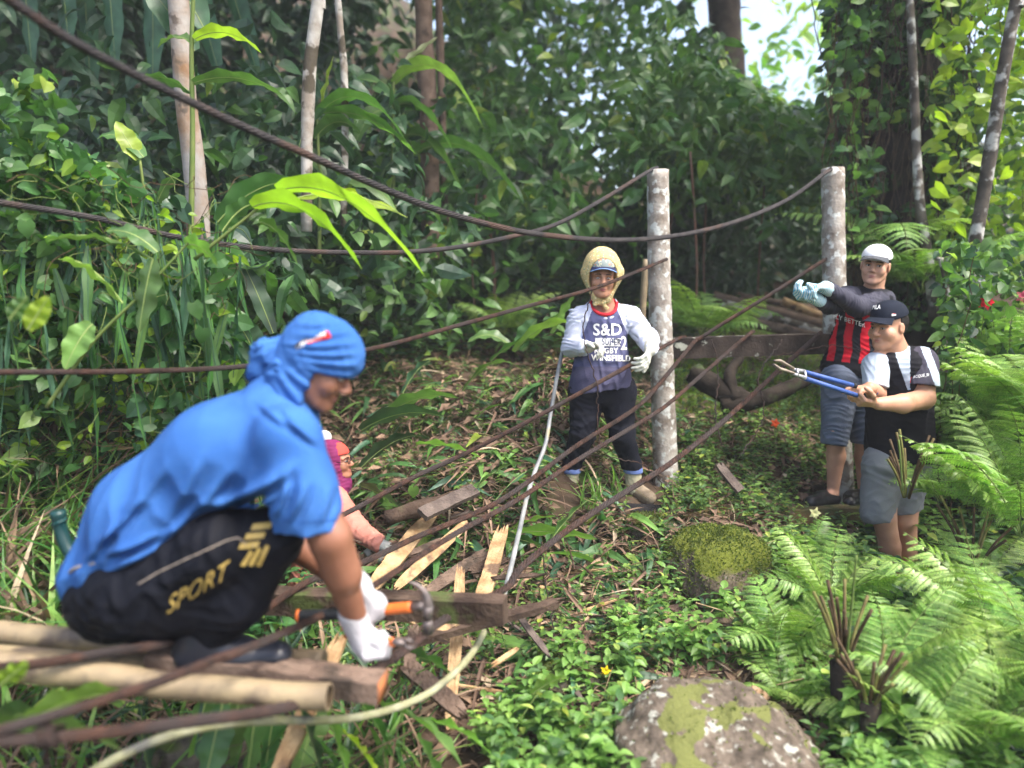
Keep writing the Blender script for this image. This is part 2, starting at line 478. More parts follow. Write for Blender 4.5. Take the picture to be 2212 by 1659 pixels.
def hand(S, wrist, fdir, pnorm, curl=(.9, .9, .9, .9), thumb=1, sc_=1.0, r=.0088, k=.005, tcurl=.5, spread=.0, tout=.8):
    """palm + five fingers. fdir = along the hand, pnorm = out of the palm; fingers bend towards pnorm. thumb = +1/-1 side"""
    w_ = ivec(wrist); f = ivec(fdir); f /= np.linalg.norm(f); n = ivec(pnorm); n -= f * (n @ f); n /= np.linalg.norm(n)
    sdv = np.cross(f, n) * thumb
    q = sc_
    for i in range(4):
        o = (.027 - .018 * i)
        S.cap(w_ + f * .012 * q + sdv * o * .6 * q, w_ + f * .086 * q + sdv * o * q, .0135 * q, .0115 * q, .008)
    S.cap(w_ - f * .02, w_ + f * .03 * q, .024 * q, .024 * q, .01, side=n, sc_=.72)
    L = (.043, .048, .045, .035)
    for i in range(4):
        o = (.030 - .0198 * i); p = w_ + f * (.088 - .004 * abs(i - 1)) * q + sdv * o * q; a = spread * (1.5 - i)
        d0 = f * math.cos(a) + sdv * math.sin(a); ang = 0
        for j, (ll, cu) in enumerate(((L[i], 1.0), (L[i] * .66, 1.15), (L[i] * .5, .75))):
            ang += curl[i] * cu
            d = d0 * math.cos(ang) + n * math.sin(ang); p2 = p + d * ll * q
            S.cap(p, p2, r * q * (1 - .07 * j), r * q * (1 - .07 * (j + 1)), k); p = p2
    p = w_ + f * .028 * q + sdv * .026 * q + n * .006 * q; ang = 0
    base = f * .62 + sdv * tout + n * .25; base /= np.linalg.norm(base)
    for ll, cu in ((.042, .0), (.034, .6), (.027, .7)):
        ang += tcurl * cu
        tgt = f * .75 - sdv * .35 + n * .6; tgt /= np.linalg.norm(tgt)
        d = base * math.cos(ang) + tgt * math.sin(ang); d /= np.linalg.norm(d)
        p2 = p + d * ll * q; S.cap(p, p2, (r + .0022) * q, (r + .0008) * q, k * 1.4); p = p2
    return S

def creases(lines):
    """cloth creases: (u0,v0,u1,v1,width px,height m) ridges in the cloth surface"""
    def fn(X):
        u, v = px_of(X); o = np.zeros(len(X))
        for u0, v0, u1, v1, w_, h in lines:
            dx, dy = u1 - u0, v1 - v0; L2 = dx * dx + dy * dy
            t = np.clip(((u - u0) * dx + (v - v0) * dy) / L2, 0, 1)
            n_ = np.sqrt(L2); bow = .10 * n_ * np.sin(np.pi * t)
            d = ((u - u0) * -dy + (v - v0) * dx) / n_ - bow * .5
            along = np.hypot(u - (u0 + t * dx), v - (v0 + t * dy)); e = np.sin(np.pi * np.clip(t, .02, .98)) ** .6
            far = np.where((t <= 0) | (t >= 1), along, 0)
            g_ = np.exp(-(d / w_) ** 2) - .75 * np.exp(-((d - 1.7 * w_) / (w_ * .9)) ** 2)
            o -= h * g_ * e * np.exp(-(far / w_) ** 2)
        return o
    return fn

def folds(amp, f=38, seed=1, dirn=(0, 0, 1)):
    r = np.random.default_rng(seed); d0 = np.array(dirn, float); d0 /= np.linalg.norm(d0)
    def fn(X):
        o = 0
        for k in range(3):
            d = d0 + .5 * r0[k]; e = r1[k]
            ph = f * 2.6 * (.6 + .5 * k) * (X @ d) + 2.2 * np.sin(f * .6 * (X @ e) + k)
            m = .5 + .5 * np.sin(f * .5 * (X @ r2[k]) + 2 * k)
            o = o + (np.abs(np.sin(ph * .5)) - .6) * m / (1 + .4 * k)
        return amp * o
    r0 = r.standard_normal((3, 3)); r1 = r.standard_normal((3, 3)); r2 = r.standard_normal((3, 3))
    return fn
# ================================================================== GROUND
GP = []
for u, v, Y in ((1300,1088,4.6),(1780,1098,4.9),(1940,1275,4.5),(1100,1330,3.7),(900,1350,3.6),(1000,1570,2.9),(1300,1520,3.0),(1600,1370,3.5),(1250,1260,3.95),
                (1700,1190,4.2),(700,1350,4.5),(1235,742,5.4),(1010,815,6),(900,770,7),(1000,955,5.2),(860,1010,5.3),(1550,1100,4.5),(1600,905,6),(1560,775,7.8),(1700,790,7.8),
                (1430,1060,4.9),(250,1659,2.6),(60,1450,2.9),(100,1330,3.3),(350,1250,3.7),(2150,1250,4.5),(2150,1640,2.9),(1820,1659,2.6),(1500,1700,2.5),(2100,900,6),(740,1010,5.6),(700,1659,2.7),(640,800,7)):
    p = at(u, v, Y); GP.append((p.x, p.y, p.z))
for u, v, Y in ((1200,905,4.85),(1130,930,4.8),(1060,1000,4.75),(1150,800,5.2)):
    p = at(u, v, Y); GP.append((p.x, p.y, p.z))
GP += [(-2.6,5,1.0),(-2.4,3.8,.45),(-3.2,2.5,.5),(-3,.5,.2),(3.5,2,-.1),(0,0,-.5),(0,1.5,-.5),(4,6,.4),(5,9,.8),(0,10,1.4),(2,10,1.0),(-5,10,2.6),(0,15,3.6),(-8,15,5.5),(6,14,1.6),
       (-2,20,7),(-12,25,12),(-4,26,9),(4,26,3.5),(9,20,2.2),(14,28,4.5),(20,40,8),(-8,40,15),(6,40,5),(-20,40,20),(12,10,1.5),(-10,4,2),(10,2,.3),(-8,-4,.3),(6,-5,0),(0,-6,-.2)]
GP = np.array(GP)

def gz(x, y, rough=True):
    x = np.asarray(x, float); y = np.asarray(y, float)
    sh = x.shape; x = x.ravel(); y = y.ravel()
    d2 = (x[:, None] - GP[None, :, 0]) ** 2 + (y[:, None] - GP[None, :, 1]) ** 2
    w_ = 1 / (d2 + .04 + .0015 * (y[:, None] ** 2)) ** 1.7
    z = (w_ * GP[None, :, 2]).sum(1) / w_.sum(1)
    if rough:
        P = np.stack([x, y, 0 * x], -1)
        z = z + .035 * vnoise(P, 3.1, 1) + .02 * vnoise(P, 9, 2) + .10 * vnoise(P, .8, 3) * np.clip((y - 5) / 5, 0, 3)
    return z.reshape(sh)

def ghit(u, v):
    """pixels -> ground points (k,3), nan where none"""
    u = np.asarray(u, float); v = np.asarray(v, float)
    D = np.stack([(u - 1106) / FPX, cp + (829.5 - v) / FPX * sp_, -sp_ + (829.5 - v) / FPX * cp], -1)
    Ys = np.concatenate([np.arange(1.6, 8, .06), np.arange(8, 30, .3)])
    P = np.full((len(u), 3), np.nan); done = np.zeros(len(u), bool)
    for Y in Ys:
        i = np.nonzero(~done)[0]
        if not len(i): break
        t = Y / D[i, 1]; x = D[i, 0] * t; z = 1.4 + D[i, 2] * t
        g_ = gz(x, np.full(len(i), Y)); h = z < g_; k = i[h]
        P[k] = np.stack([x[h], np.full(h.sum(), Y), g_[h]], -1); done[k] = True
    return P

soil = mat('dark forest soil', (.030, .020, .014), (.075, .052, .035), 5, .95, .8, 25, c3=(.045, .075, .018), s3=2.2, t3=(.50, .60), detail=10)
gx = np.concatenate([-4 - np.geomspace(.1, 60, 70)[::-1], np.linspace(-4, 5, 200), 5 + np.geomspace(.1, 60, 70)])
gy = np.concatenate([np.linspace(-12, 1.4, 40), np.linspace(1.5, 9, 190), 9 + np.geomspace(.06, 75, 110)])
XX, YY = np.meshgrid(gx, gy, indexing='ij'); ZZ = gz(XX, YY)
nx_, ny_ = XX.shape; I_ = np.arange(nx_ * ny_).reshape(nx_, ny_)
gq = np.stack([I_[:-1, :-1], I_[1:, :-1], I_[1:, 1:], I_[:-1, 1:]], -1).reshape(-1, 4)
ground = link('ground', mesh_np('ground', np.stack([XX, YY, ZZ], -1), gq, mats=[soil])); tag(ground, 'damp dark soil of the forest clearing and the hillside', 'ground', kind='structure')

# ================================================================== LEAF TEMPLATES
def leaf(shape='ovate', n=5, wid=.4, fold=.25, droop=.3, wav=0.0, cols=3):
    t = np.linspace(0, 1, n + 1)
    if shape == 'ovate': w_ = np.sin(np.pi * t ** .72) ** .85
    elif shape == 'lance': w_ = np.sin(np.pi * t ** .85) ** .7
    elif shape == 'heart': w_ = np.interp(t, [0, .12, .3, .55, .8, 1], [.62, .95, 1, .78, .36, 0])
    elif shape == 'blade': w_ = np.interp(t, [0, .1, .5, 1], [.6, 1, .8, 0])
    w_[-1] = 0.02 if shape != 'blade' else .02
    if shape in ('ovate', 'lance'): w_[0] = .06
    V = []
    for i, a in enumerate(t):
        y = a; z = -droop * a * a; y = a * (1 - .25 * droop * a)
        for c in np.linspace(-1, 1, cols):
            x = c * w_[i] * wid / 2; yy = y
            if shape == 'heart' and i == 0: yy = y - .16 * abs(c) ** 2
            zz = z + abs(x) * fold + (wav * math.sin(a * 17 + c * 2) * abs(c) if wav else 0)
            V.append((x, yy, zz))
    Q = [(i * cols + j, i * cols + j + 1, (i + 1) * cols + j + 1, (i + 1) * cols + j) for i in range(n) for j in range(cols - 1)]
    return np.array(V, dtype=float), np.array(Q)

def orient(D, N, S):
    D = np.asarray(D, float); N = np.asarray(N, float)
    D = D / (np.linalg.norm(D, axis=-1, keepdims=True) + 1e-9)
    X = np.cross(D, N); X /= (np.linalg.norm(X, axis=-1, keepdims=True) + 1e-9); Z = np.cross(X, D)
    S = np.asarray(S, float)
    if S.ndim == 1: S = S[:, None, None]
    return np.stack([X, D, Z], -1) * S

def rdir(k, zlo=-.3, zhi=.6):
    a = rng.uniform(0, 2 * np.pi, k); z = rng.uniform(zlo, zhi, k)
    return np.stack([np.cos(a), np.sin(a), z], -1)

OV = leaf('ovate', 4, .55, .3, .25); OVB = leaf('ovate', 6, .5, .25, .35, .02); LA = leaf('lance', 5, .22, .3, .5)
HE = leaf('heart', 5, .85, .18, .22); BL = leaf('blade', 5, .05, .4, .8); OV2 = leaf('ovate', 2, .5, .3, .25); LA2 = leaf('lance', 3, .24, .3, .5)

L_dark = leafmat('dark forest leaves', (.018, .048, .027), (.048, .105, .042), .22)  # dark leaf green, lowered to put shade of background and inner leaves into colour
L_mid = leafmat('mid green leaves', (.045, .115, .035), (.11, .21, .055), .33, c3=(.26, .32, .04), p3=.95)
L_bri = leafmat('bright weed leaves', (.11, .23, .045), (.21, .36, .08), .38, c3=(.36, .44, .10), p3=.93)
L_fern = leafmat('fern leaflets', (.15, .28, .06), (.29, .43, .10), .36, .36)
L_yel = leafmat('yellow green leaves', (.20, .34, .03), (.34, .44, .04), .45)
L_vine = leafmat('vine leaves', (.030, .092, .034), (.085, .19, .048), .33, c3=(.26, .36, .05), p3=.93)
L_blue = leafmat('bluish ginger leaves', (.035, .105, .055), (.07, .16, .08), .28)
L_dry = leafmat('dry litter', (.075, .045, .03), (.27, .175, .11), .1, .8, c3=(.46, .37, .25), p3=.9)
L_moss = leafmat('moss tufts', (.035, .062, .012), (.155, .18, .02), .25, .8)
L_grass = leafmat('grass blades', (.05, .16, .035), (.14, .30, .07), .35)

# ================================================================== WOOD, ROPE, ROCK
rust = mat('rusty steel rope', (.030, .022, .020), (.085, .045, .033), 26, .75, .5, 220, metal=.25, c3=(.05, .04, .038), s3=5, t3=(.45, .6))
gsteel = mat('dark weathered steel rope', (.022, .020, .022), (.045, .038, .038), 20, .55, .4, 220, metal=.3, c3=(.07, .04, .03), s3=4, t3=(.55, .65))
rotten = mat('dark rotten timber', (.035, .023, .018), (.095, .065, .048), 9, .9, .8, 60, stretch=(1, 1, 1), c3=(.07, .09, .03), s3=6, t3=(.62, .70))
split = mat('fresh split wood', (.50, .35, .19), (.30, .18, .09), 16, .85, .6, 70, c3=(.14, .09, .06), s3=9, t3=(.58, .68))
brownp = mat('weathered brown board', (.12, .082, .062), (.20, .14, .105), 12, .9, .6, 80, c3=(.06, .045, .035), s3=7, t3=(.56, .66))
greyp = mat('wet grey board', (.085, .066, .058), (.15, .118, .10), 14, .85, .6, 80)
bambm = mat('aged bamboo', (.31, .24, .14), (.19, .145, .09), 7, .55, .25, 40, c3=(.10, .075, .055), s3=8, t3=(.50, .64))
postm = mat('lichened post bark', (.15, .12, .095), (.40, .37, .33), 9, .9, .6, 60, c3=(.50, .51, .48), s3=19, t3=(.52, .60), detail=9)
birch = mat('pale mottled bark', (.26, .22, .18), (.52, .50, .46), 8, .9, .5, 50, c3=(.09, .075, .055), s3=7, t3=(.50, .56))
orangeb = mat('orange and white bark', (.27, .16, .09), (.38, .35, .32), 5, .9, .5, 40, c3=(.14, .11, .09), s3=9, t3=(.6, .66))
darkb = mat('dark bark', (.014, .011, .009), (.038, .030, .024), 8, .95, .7, 40, c3=(.05, .07, .03), s3=5, t3=(.6, .7))
stemm = mat('green stem', (.10, .16, .04), (.16, .20, .06), 10, .6)
brstem = mat('brown stem', (.045, .028, .018), (.11, .075, .04), 18, .8, .3)

def rope(name, label, pts, dia, m, strands=6, lay=5.2, ties=()):
    P = crom([at(*p) for p in pts], .011)
    P, T, N, B = frames(P); L = np.r_[0, np.cumsum(np.linalg.norm(np.diff(P, axis=0), axis=1))]
    g = Geo(); ph = L / (dia * lay) * 2 * np.pi
    for k in range(strands):
        a = ph + 2 * np.pi * k / strands
        Q_ = P + (dia * .325) * (np.cos(a)[:, None] * B + np.sin(a)[:, None] * N)
        tube(g, Q_, dia * .172, 6)
    tube(g, P, dia * .18, 6)
    o = g.build(name, m); tag(o, label, 'cable', 'steel cables of the hanging bridge'); return P

C1 = rope('steel_cable', 'uppermost sagging cable running from the top left corner to the right post', [(-90,-62,1.9),(20,0,2.05),(150,85,2.2),(300,165,2.4),(500,262,2.65),(700,350,2.9),(800,395,3.05),(950,455,3.35),(1100,495,3.65),(1200,510,3.9),(1300,518,4.15),(1400,516,4.4),(1500,502,4.6),(1600,475,4.8),(1700,432,5.0),(1779,376,5.13),(1800,362,5.22)], .029, gsteel)
rope('steel_cable', 'second sagging cable from the left edge to the top of the left post', [(-80,420,2.9),(0,437,3.0),(200,470,3.2),(400,515,3.4),(600,540,3.65),(800,546,3.9),(900,543,4.0),(1000,532,4.15),(1100,512,4.3),(1200,485,4.5),(1300,432,4.7),(1398,372,4.92),(1420,362,5.0)], .026, gsteel)
rope('steel_cable', 'thin cable running behind the blue head cloth and across the woman to the left post', [(-90,806,2.5),(0,804,2.6),(300,802,2.85),(540,790,3.1),(790,756,3.4),(1000,700,3.7),(1130,664,3.95),(1290,620,4.2),(1440,560,4.9)], .022, rust)
rope('steel_cable', 'deck cable passing behind the squatting man and in front of the woman', [(-90,1420,2.3),(20,1408,2.36),(150,1374,2.42),(210,1352,2.5),(400,1270,2.8),(600,1180,3.2),(745,1110,3.5),(900,1028,3.8),(1000,982,3.95),(1160,900,4.1),(1290,828,4.25),(1380,778,4.5),(1462,733,5.0),(1480,728,5.1)], .026, rust)
rope('steel_cable', 'rusty cable lying over the bamboo under the boot, second from the front at left', [(-90,1452,1.75),(0,1442,1.85),(100,1432,1.92),(200,1415,1.96),(350,1390,2.02),(440,1362,2.3),(540,1335,2.55),(666,1256,2.8),(789,1212,3.1),(900,1160,3.35),(1082,1080,3.75),(1250,960,4.2),(1375,880,4.5),(1440,810,4.75),(1500,738,5.0),(1515,728,5.1)], .028, rust)
rope('steel_cable', 'cable running in front of the boot and rising to the middle of the beam', [(-90,1602,1.5),(0,1578,1.55),(200,1520,1.65),(350,1470,1.72),(450,1430,1.8),(540,1398,1.9),(727,1314,2.3),(804,1267,2.55),(983,1153,3.1),(1117,1080,3.45),(1250,992,3.85),(1400,902,4.3),(1456,862,4.5),(1559,772,4.85),(1618,722,5.02),(1628,716,5.1)], .026, rust)
rope('steel_cable', 'thick reddish cable nearest the camera rising to the right end of the beam', [(-90,1600,1.5),(0,1600,1.55),(100,1594,1.6),(200,1585,1.65),(400,1560,1.75),(640,1522,1.9),(800,1450,2.15),(880,1400,2.35),(960,1338,2.6),(1090,1272,2.95),(1130,1222,3.1),(1250,1128,3.5),(1400,1032,3.9),(1456,995,4.05),(1559,913,4.45),(1675,807,4.8),(1774,718,5.1)], .032, rust)
rope('steel_cable', 'blurred cable from the beam up to the right post behind the gloves', [(1506,735,5.02),(1560,700,5.05),(1650,645,5.1),(1746,584,5.15),(1790,556,5.2)], .026, rust)

def wire(label, pts, r=.003, m=None, name='wire'):
    g = Geo(); P = crom([at(*p) for p in pts], .015); P = P + .004 * rng.standard_normal(P.shape)
    tube(g, P, r, 5); o = g.build(name, m or rust); tag(o, label, 'wire'); return o
wire('thin twisted wire hanging in front of the woman from the upper cable', [(1282,618,4.18),(1262,700,4.2),(1268,760,4.2),(1290,830,4.22),(1291,905,4.2),(1296,960,4.15)], .0035)
wire('tie wire hanging below the beam beside the left post', [(1538,735,5.0),(1552,800,4.95),(1545,900,4.8),(1560,960,4.6)], .004)
wire('tie wire between the beam and the cables left of the bolt cutter', [(1690,735,5.0),(1640,810,4.9),(1650,900,4.7),(1600,985,4.5)], .004)
wire('long wire trailing down right of the left post into the grass', [(1310,985,4.1),(1400,1010,4.2),(1450,1090,4.3),(1460,1170,4.1)], .003)
wire('thin wire crossing the striped jersey', [(1640,775,4.5),(1790,748,4.4),(1880,758,4.35)], .0018)
wire('bundle of twisted wire hanging off the thick cable at the centre', [(1170,1170,3.3),(1180,1260,3.3),(1190,1330,3.25),(1205,1420,3.2)], .003)
wire('short dark wire hook at the timber end of the deck', [(848,1400,2.2),(860,1440,2.2),(900,1450,2.25),(880,1500,2.2)], .0025)
g = Geo()
for k in range(9):
    c = at(85 + k * 5, 1590, 1.6); q = [ivec(c) + .022 * np.array([.25 * math.sin(t * 2), math.cos(t), math.sin(t)]) * (1.0 + .25 * rng.random()) for t in np.linspace(0, 6.3, 14)]
    tube(g, q, .0022, 5)
for k in range(6):
    tube(g, crom([at(100 + 6 * k, 1585, 1.6), at(95 + 14 * k * rng.random(), 1640, 1.6), at(90 + 22 * k * rng.random(), 1700, 1.6)], .02), .002, 5)
tag(g.build('binding_wire', rust), 'loops of rusty binding wire around the nearest cable at lower left', 'wire')

def plank(name, label, A, B, wd, th, m, jag=(0, 0), roll=0.0, group=None, up=(0, -.6, .8), seg=26, bend=0, cat='plank', parent=None, rgh=1.0):
    a = ivec(at(*A)); b = ivec(at(*B)); L = np.linalg.norm(b - a); d = (b - a) / L
    upv = np.array(up, float); s = np.cross(d, upv); s /= np.linalg.norm(s); n = np.cross(s, d)
    c_, s_ = math.cos(roll), math.sin(roll); s, n = s * c_ + n * s_, n * c_ - s * s_
    cols = 9; r = np.random.default_rng(int(abs(A[0] * 7 + A[1])) % 9999)
    e0 = r.random(cols) ** 1.5 * jag[0]; e1 = r.random(cols) ** 1.5 * jag[1]
    e0[0] *= .3; V = np.zeros((2, seg + 1, cols, 3)); x = np.linspace(-.5, .5, cols)
    edge = rgh * .06 * wd * vnoise(np.stack([np.linspace(0, L * 9, seg + 1)] * 3, -1), 1, int(A[0])) 
    for i in range(seg + 1):
        t = i / seg
        for j in range(cols):
            tt = (e0[j] / L) * (1 - t) ** 6 + t * 1.0 - (e1[j] / L) * t ** 6
            base = a + d * L * tt + n * bend * math.sin(math.pi * tt)
            ww = wd * (1 - .35 * (jag[0] > 0) * (1 - t) ** 8 - .45 * (jag[1] > 0) * t ** 8)
            off = s * (x[j] * ww + (edge[i] if j in (0, cols - 1) else 0))
            rr = rgh * .04 * th * r.standard_normal()
            V[0, i, j] = base + off + n * (th / 2 + rr); V[1, i, j] = base + off - n * (th / 2 + rr)
    I = np.arange(V[..., 0].size).reshape(2, seg + 1, cols); Q = []
    q = lambda a_, b_, c2, d_: Q.append(np.stack([a_, b_, c2, d_], -1).reshape(-1, 4))
    q(I[0, :-1, :-1], I[0, :-1, 1:], I[0, 1:, 1:], I[0, 1:, :-1]); q(I[1, :-1, :-1], I[1, 1:, :-1], I[1, 1:, 1:], I[1, :-1, 1:])
    q(I[0, :-1, 0], I[0, 1:, 0], I[1, 1:, 0], I[1, :-1, 0]); q(I[0, :-1, -1], I[1, :-1, -1], I[1, 1:, -1], I[0, 1:, -1])
    q(I[0, 0, :-1], I[1, 0, :-1], I[1, 0, 1:], I[0, 0, 1:]); q(I[0, -1, :-1], I[0, -1, 1:], I[1, -1, 1:], I[1, -1, :-1])
    g = Geo(); g.add(V, np.vstack(Q)); o = g.build(name, m, parent, smooth=False)
    if parent is None: tag(o, label, cat, group)
    return o

def log(name, label, pts, r0, r1, m, cat='log', wob=.04, bump=.1, group=None, parent=None, seg=14, hollow=False):
    P = crom([at(*p) for p in pts], .05); n = len(P)
    rr = np.linspace(r0, r1, n) * (1 + bump * .5 * vnoise(P, 9, int(abs(pts[0][0])) % 50))
    g = Geo(); tube(g, P, rr, seg, wob=wob); o = g.build(name, m, parent)
    if parent is None: tag(o, label, cat, group)
    return o

log('wooden_post', 'left lichen-spotted post beside the woman in the headscarf', [(1421,368,5.0),(1424,600,4.98),(1432,850,4.95),(1440,1075,4.9)], .068, .082, postm, 'post', .02, .04, 'bridge posts', seg=20)
log('wooden_post', 'right lichen-spotted post behind the man in the striped jersey', [(1799,364,5.25),(1802,600,5.22),(1808,850,5.2),(1820,1110,5.15)], .073, .085, postm, 'post', .02, .04, 'bridge posts', seg=20)
plank('timber_beam', 'squared mossy cross beam fixed between the two posts', (1446,752,5.08), (1792,741,5.22), .12, .135, mat('mossy beam wood', (.020, .016, .014), (.05, .038, .032), 7, .85, .5, 50, c3=(.32, .33, .28), s3=9, t3=(.62, .66)), up=(0, 0, 1), cat='beam', rgh=.15)
log('pale_pole', 'thin pale pole leaning behind the left post', [(1396,560,5.4),(1390,640,5.4),(1384,730,5.4)], .022, .026, bambm, 'pole')
PG = 'broken timbers in the debris heap'
plank('split_plank', 'broad split plank with a torn upper end above the dark timber', (936,1108,4.25), (800,1275,3.6), .088, .025, split, (.12, .02), .2, PG)
plank('split_plank', 'long narrow split plank between the two middle cables', (1012,1126,4.15), (845,1280,3.6), .060, .02, split, (.10, .05), .3, PG)
plank('split_plank', 'pale plank leaning beside the grey pipe behind the timber end', (1088,1135,3.9), (1042,1292,3.3), .072, .022, split, (.10, .0), .0, PG)
plank('split_plank', 'upright splintered plank standing in the hollow below the timber', (997,1218,3.3), (971,1580,2.75), .050, .022, split, (.10, .02), .0, PG)
plank('broken_board', 'dark brown broken board crossing behind the upright plank', (1054,1192,3.85), (912,1286,3.55), .062, .03, brownp, (.05, .03), .2, PG)
log('charred_log', 'short dark rotten log with a torn end right of the salmon sleeve', [(833,1120,4.0),(900,1100,4.05),(990,1078,4.15)], .050, .042, rotten, bump=.5)
plank('broken_board', 'grey square-cut board lying on the dark log below the bank', (1026,1058,4.15), (912,1112,3.85), .075, .03, greyp, (0, 0), .1, PG)
plank('broken_board', 'brown board lying point down under the hanging pipe', (878,1436,2.85), (1012,1552,2.6), .068, .022, brownp, (.0, .06), .1, PG)
plank('split_plank', 'orange-tinted split stake at the bottom edge under the bamboo', (740,1370,2.6), (590,1690,2.2), .058, .035, split, (.08, .02), .1, PG)
plank('broken_board', 'long dark board under the squared timber pointing right', (838,1398,2.85), (1206,1302,3.15), .055, .03, rotten, (.03, .02), .5, PG)
plank('split_plank', 'pale splinter lying under the long dark board', (905,1385,2.9), (1010,1335,3.0), .035, .02, split, (.05, .05), .2, PG)
plank('squared_timber', 'dark squared timber behind the hammer head', (430,1290,2.85), (1092,1318,2.62), .085, .085, rotten, up=(0, 0, 1), cat='timber', rgh=.3)
plank('broken_board', 'mossy thin board right of the debris heap below the cables', (1232,1228,3.95), (1485,1295,3.85), .045, .03, rotten, (.04, .04), .2, PG)
plank('broken_board', 'flat brown board end half buried in leaf litter at centre', (1342,1288,3.7), (1428,1345,3.45), .070, .025, brownp, (.04, 0), .2, PG)
plank('broken_board', 'flat reddish board in the weeds left of the fern stump', (1440,1335,3.5), (1615,1352,3.4), .050, .025, brownp, (.04, .02), .2, PG)
plank('broken_board', 'black wet board at the foot of the left post', (1335,1096,4.45), (1475,1106,4.4), .060, .03, mat('black wet wood', (.012, .011, .012), rough=.6), (0, 0), .1, PG)
plank('squared_timber', 'mossy squared timber under the black clog', (1470,1118,4.42), (1880,1108,4.85), .10, .09, mat('orange brown timber', (.20, .12, .06), (.06, .075, .03), 5, .9, .5), up=(0, 0, 1), cat='timber')
plank('broken_board', 'short dark stick in the leaf litter right of the bent pipe', (1225,1420,3.2), (1300,1462,3.1), .03, .02, greyp, (.03, .03), .2, PG)
plank('broken_board', 'small upright stake beside the cable right of the left post', (1548,1000,4.6), (1600,1060,4.5), .06, .02, greyp, (.04, .0), .1, PG)
log('pale_pole', 'white-barked pole under the salmon sleeve cuff', [(826,1215,3.95),(850,1190,4.05),(884,1170,4.2)], .030, .032, birch, 'pole')
log('pale_pole', 'short grey pole above the white-barked pole', [(790,1198,4.15),(815,1180,4.2),(845,1160,4.3)], .024, .024, birch, 'pole')
log('fallen_log', 'thick dark fallen log behind the left post', [(1500,808,6.2),(1560,845,6.0),(1620,872,5.9)], .09, .08, darkb, wob=.09)
log('fallen_log', 'dark branch rising right behind the bolt cutter', [(1560,880,5.9),(1650,860,5.9),(1740,820,6.0),(1800,800,6.1)], .07, .045, darkb, wob=.09)
log('fallen_log', 'root-like dark stump with a fork under the beam', [(1600,770,6.1),(1575,810,6.0),(1590,870,5.9)], .03, .06, darkb, wob=.09)
for i, (l, pts, r_, m_) in enumerate((('topmost orange pole of the stack behind the beam', [(1690,650,8.6),(1790,690,8.4)], .05, split), ('pale grey pole at the front of the stack behind the beam', [(1560,655,8.2),(1790,722,8.0)], .05, birch),
        ('brown pole in the middle of the stack behind the beam', [(1540,640,8.6),(1790,705,8.3)], .06, brownp), ('lowest long brown pole of the stack behind the beam', [(1600,690,8.1),(1800,738,7.9)], .06, brownp), ('upper thin brown pole of the stack behind the beam', [(1600,640,8.8),(1790,672,8.6)], .04, brownp))):
    log('stacked_pole', l, pts, r_, r_ * .9, m_, 'pole', group='poles stacked behind the beam')
for l, A, B, w_, m_ in (('thin split stick crossing the broad split plank', (905,1165,4.1),(820,1215,3.9), .03, split), ('short brown board end beside the white-barked pole', (880,1200,3.9),(960,1165,4.0), .045, brownp), ('dark board lying behind the leaning pale plank', (1100,1205,3.7),(1010,1235,3.6), .05, rotten),
        ('small pale chip of wood left of the hammer head', (868,1330,2.9),(905,1345,2.9), .035, split), ('narrow dark stick behind the timber end', (1060,1250,3.4),(1180,1240,3.5), .025, rotten), ('slim broken stick between the pipe and the thick cable', (1120,1330,3.2),(1190,1420,3.0), .03, greyp),
        ('reddish board standing below the end of the squared timber', (895,1350,2.8),(880,1450,2.6), .045, brownp), ('pale broken stick low under the upright plank', (1060,1440,2.9),(1120,1400,3.0), .022, split), ('mossy stick lying below the mossy board at centre', (1130,1370,3.4),(1350,1395,3.3), .035, rotten),
        ('tan sheet of bark in front of the woman', (1165,1115,4.35),(1205,1085,4.4), .05, mat('tan bark sheet', (.34, .24, .16), (.24, .16, .11), 12, .9))):
    plank('broken_stick', l, A, B, w_, w_ * .35, m_, (.05, .05), .2, PG)
# the black and grey pipe
g = Geo(); tube(g, crom([at(*p) for p in ((1222,728,4.75),(1206,800,4.6),(1190,890,4.5),(1178,960,4.35),(1155,1020,4.2),(1138,1075,4.0),(1128,1120,3.8),(1112,1190,3.5),(1098,1250,3.3),(1088,1290,3.2))], .02), .0125, 10, wob=.03)
tag(g.build('plastic_pipe', mat('grey plastic pipe', (.17, .18, .19), (.32, .33, .32), 9, .4, .2, c3=(.30, .25, .14), s3=5, t3=(.58, .66))), 'grey plastic pipe running down from beside the woman to the timber end', 'pipe')
g = Geo(); tube(g, crom([at(*p) for p in ((1046,1365,2.75),(1020,1410,2.6),(985,1450,2.5),(930,1495,2.4),(860,1527,2.3),(780,1548,2.2),(690,1556,2.1),(600,1556,2.0),(500,1562,1.95),(400,1580,1.9),(300,1615,1.85),(190,1672,1.8))], .02), .0125, 10, wob=.03)
tag(g.build('bent_pipe', mat('lichen covered pipe', (.20, .20, .10), (.30, .30, .20), 16, .8, .5, 60, c3=(.10, .10, .09), s3=7, t3=(.55, .65))), 'lichen-covered bent pipe curving under the bamboo deck', 'pipe')

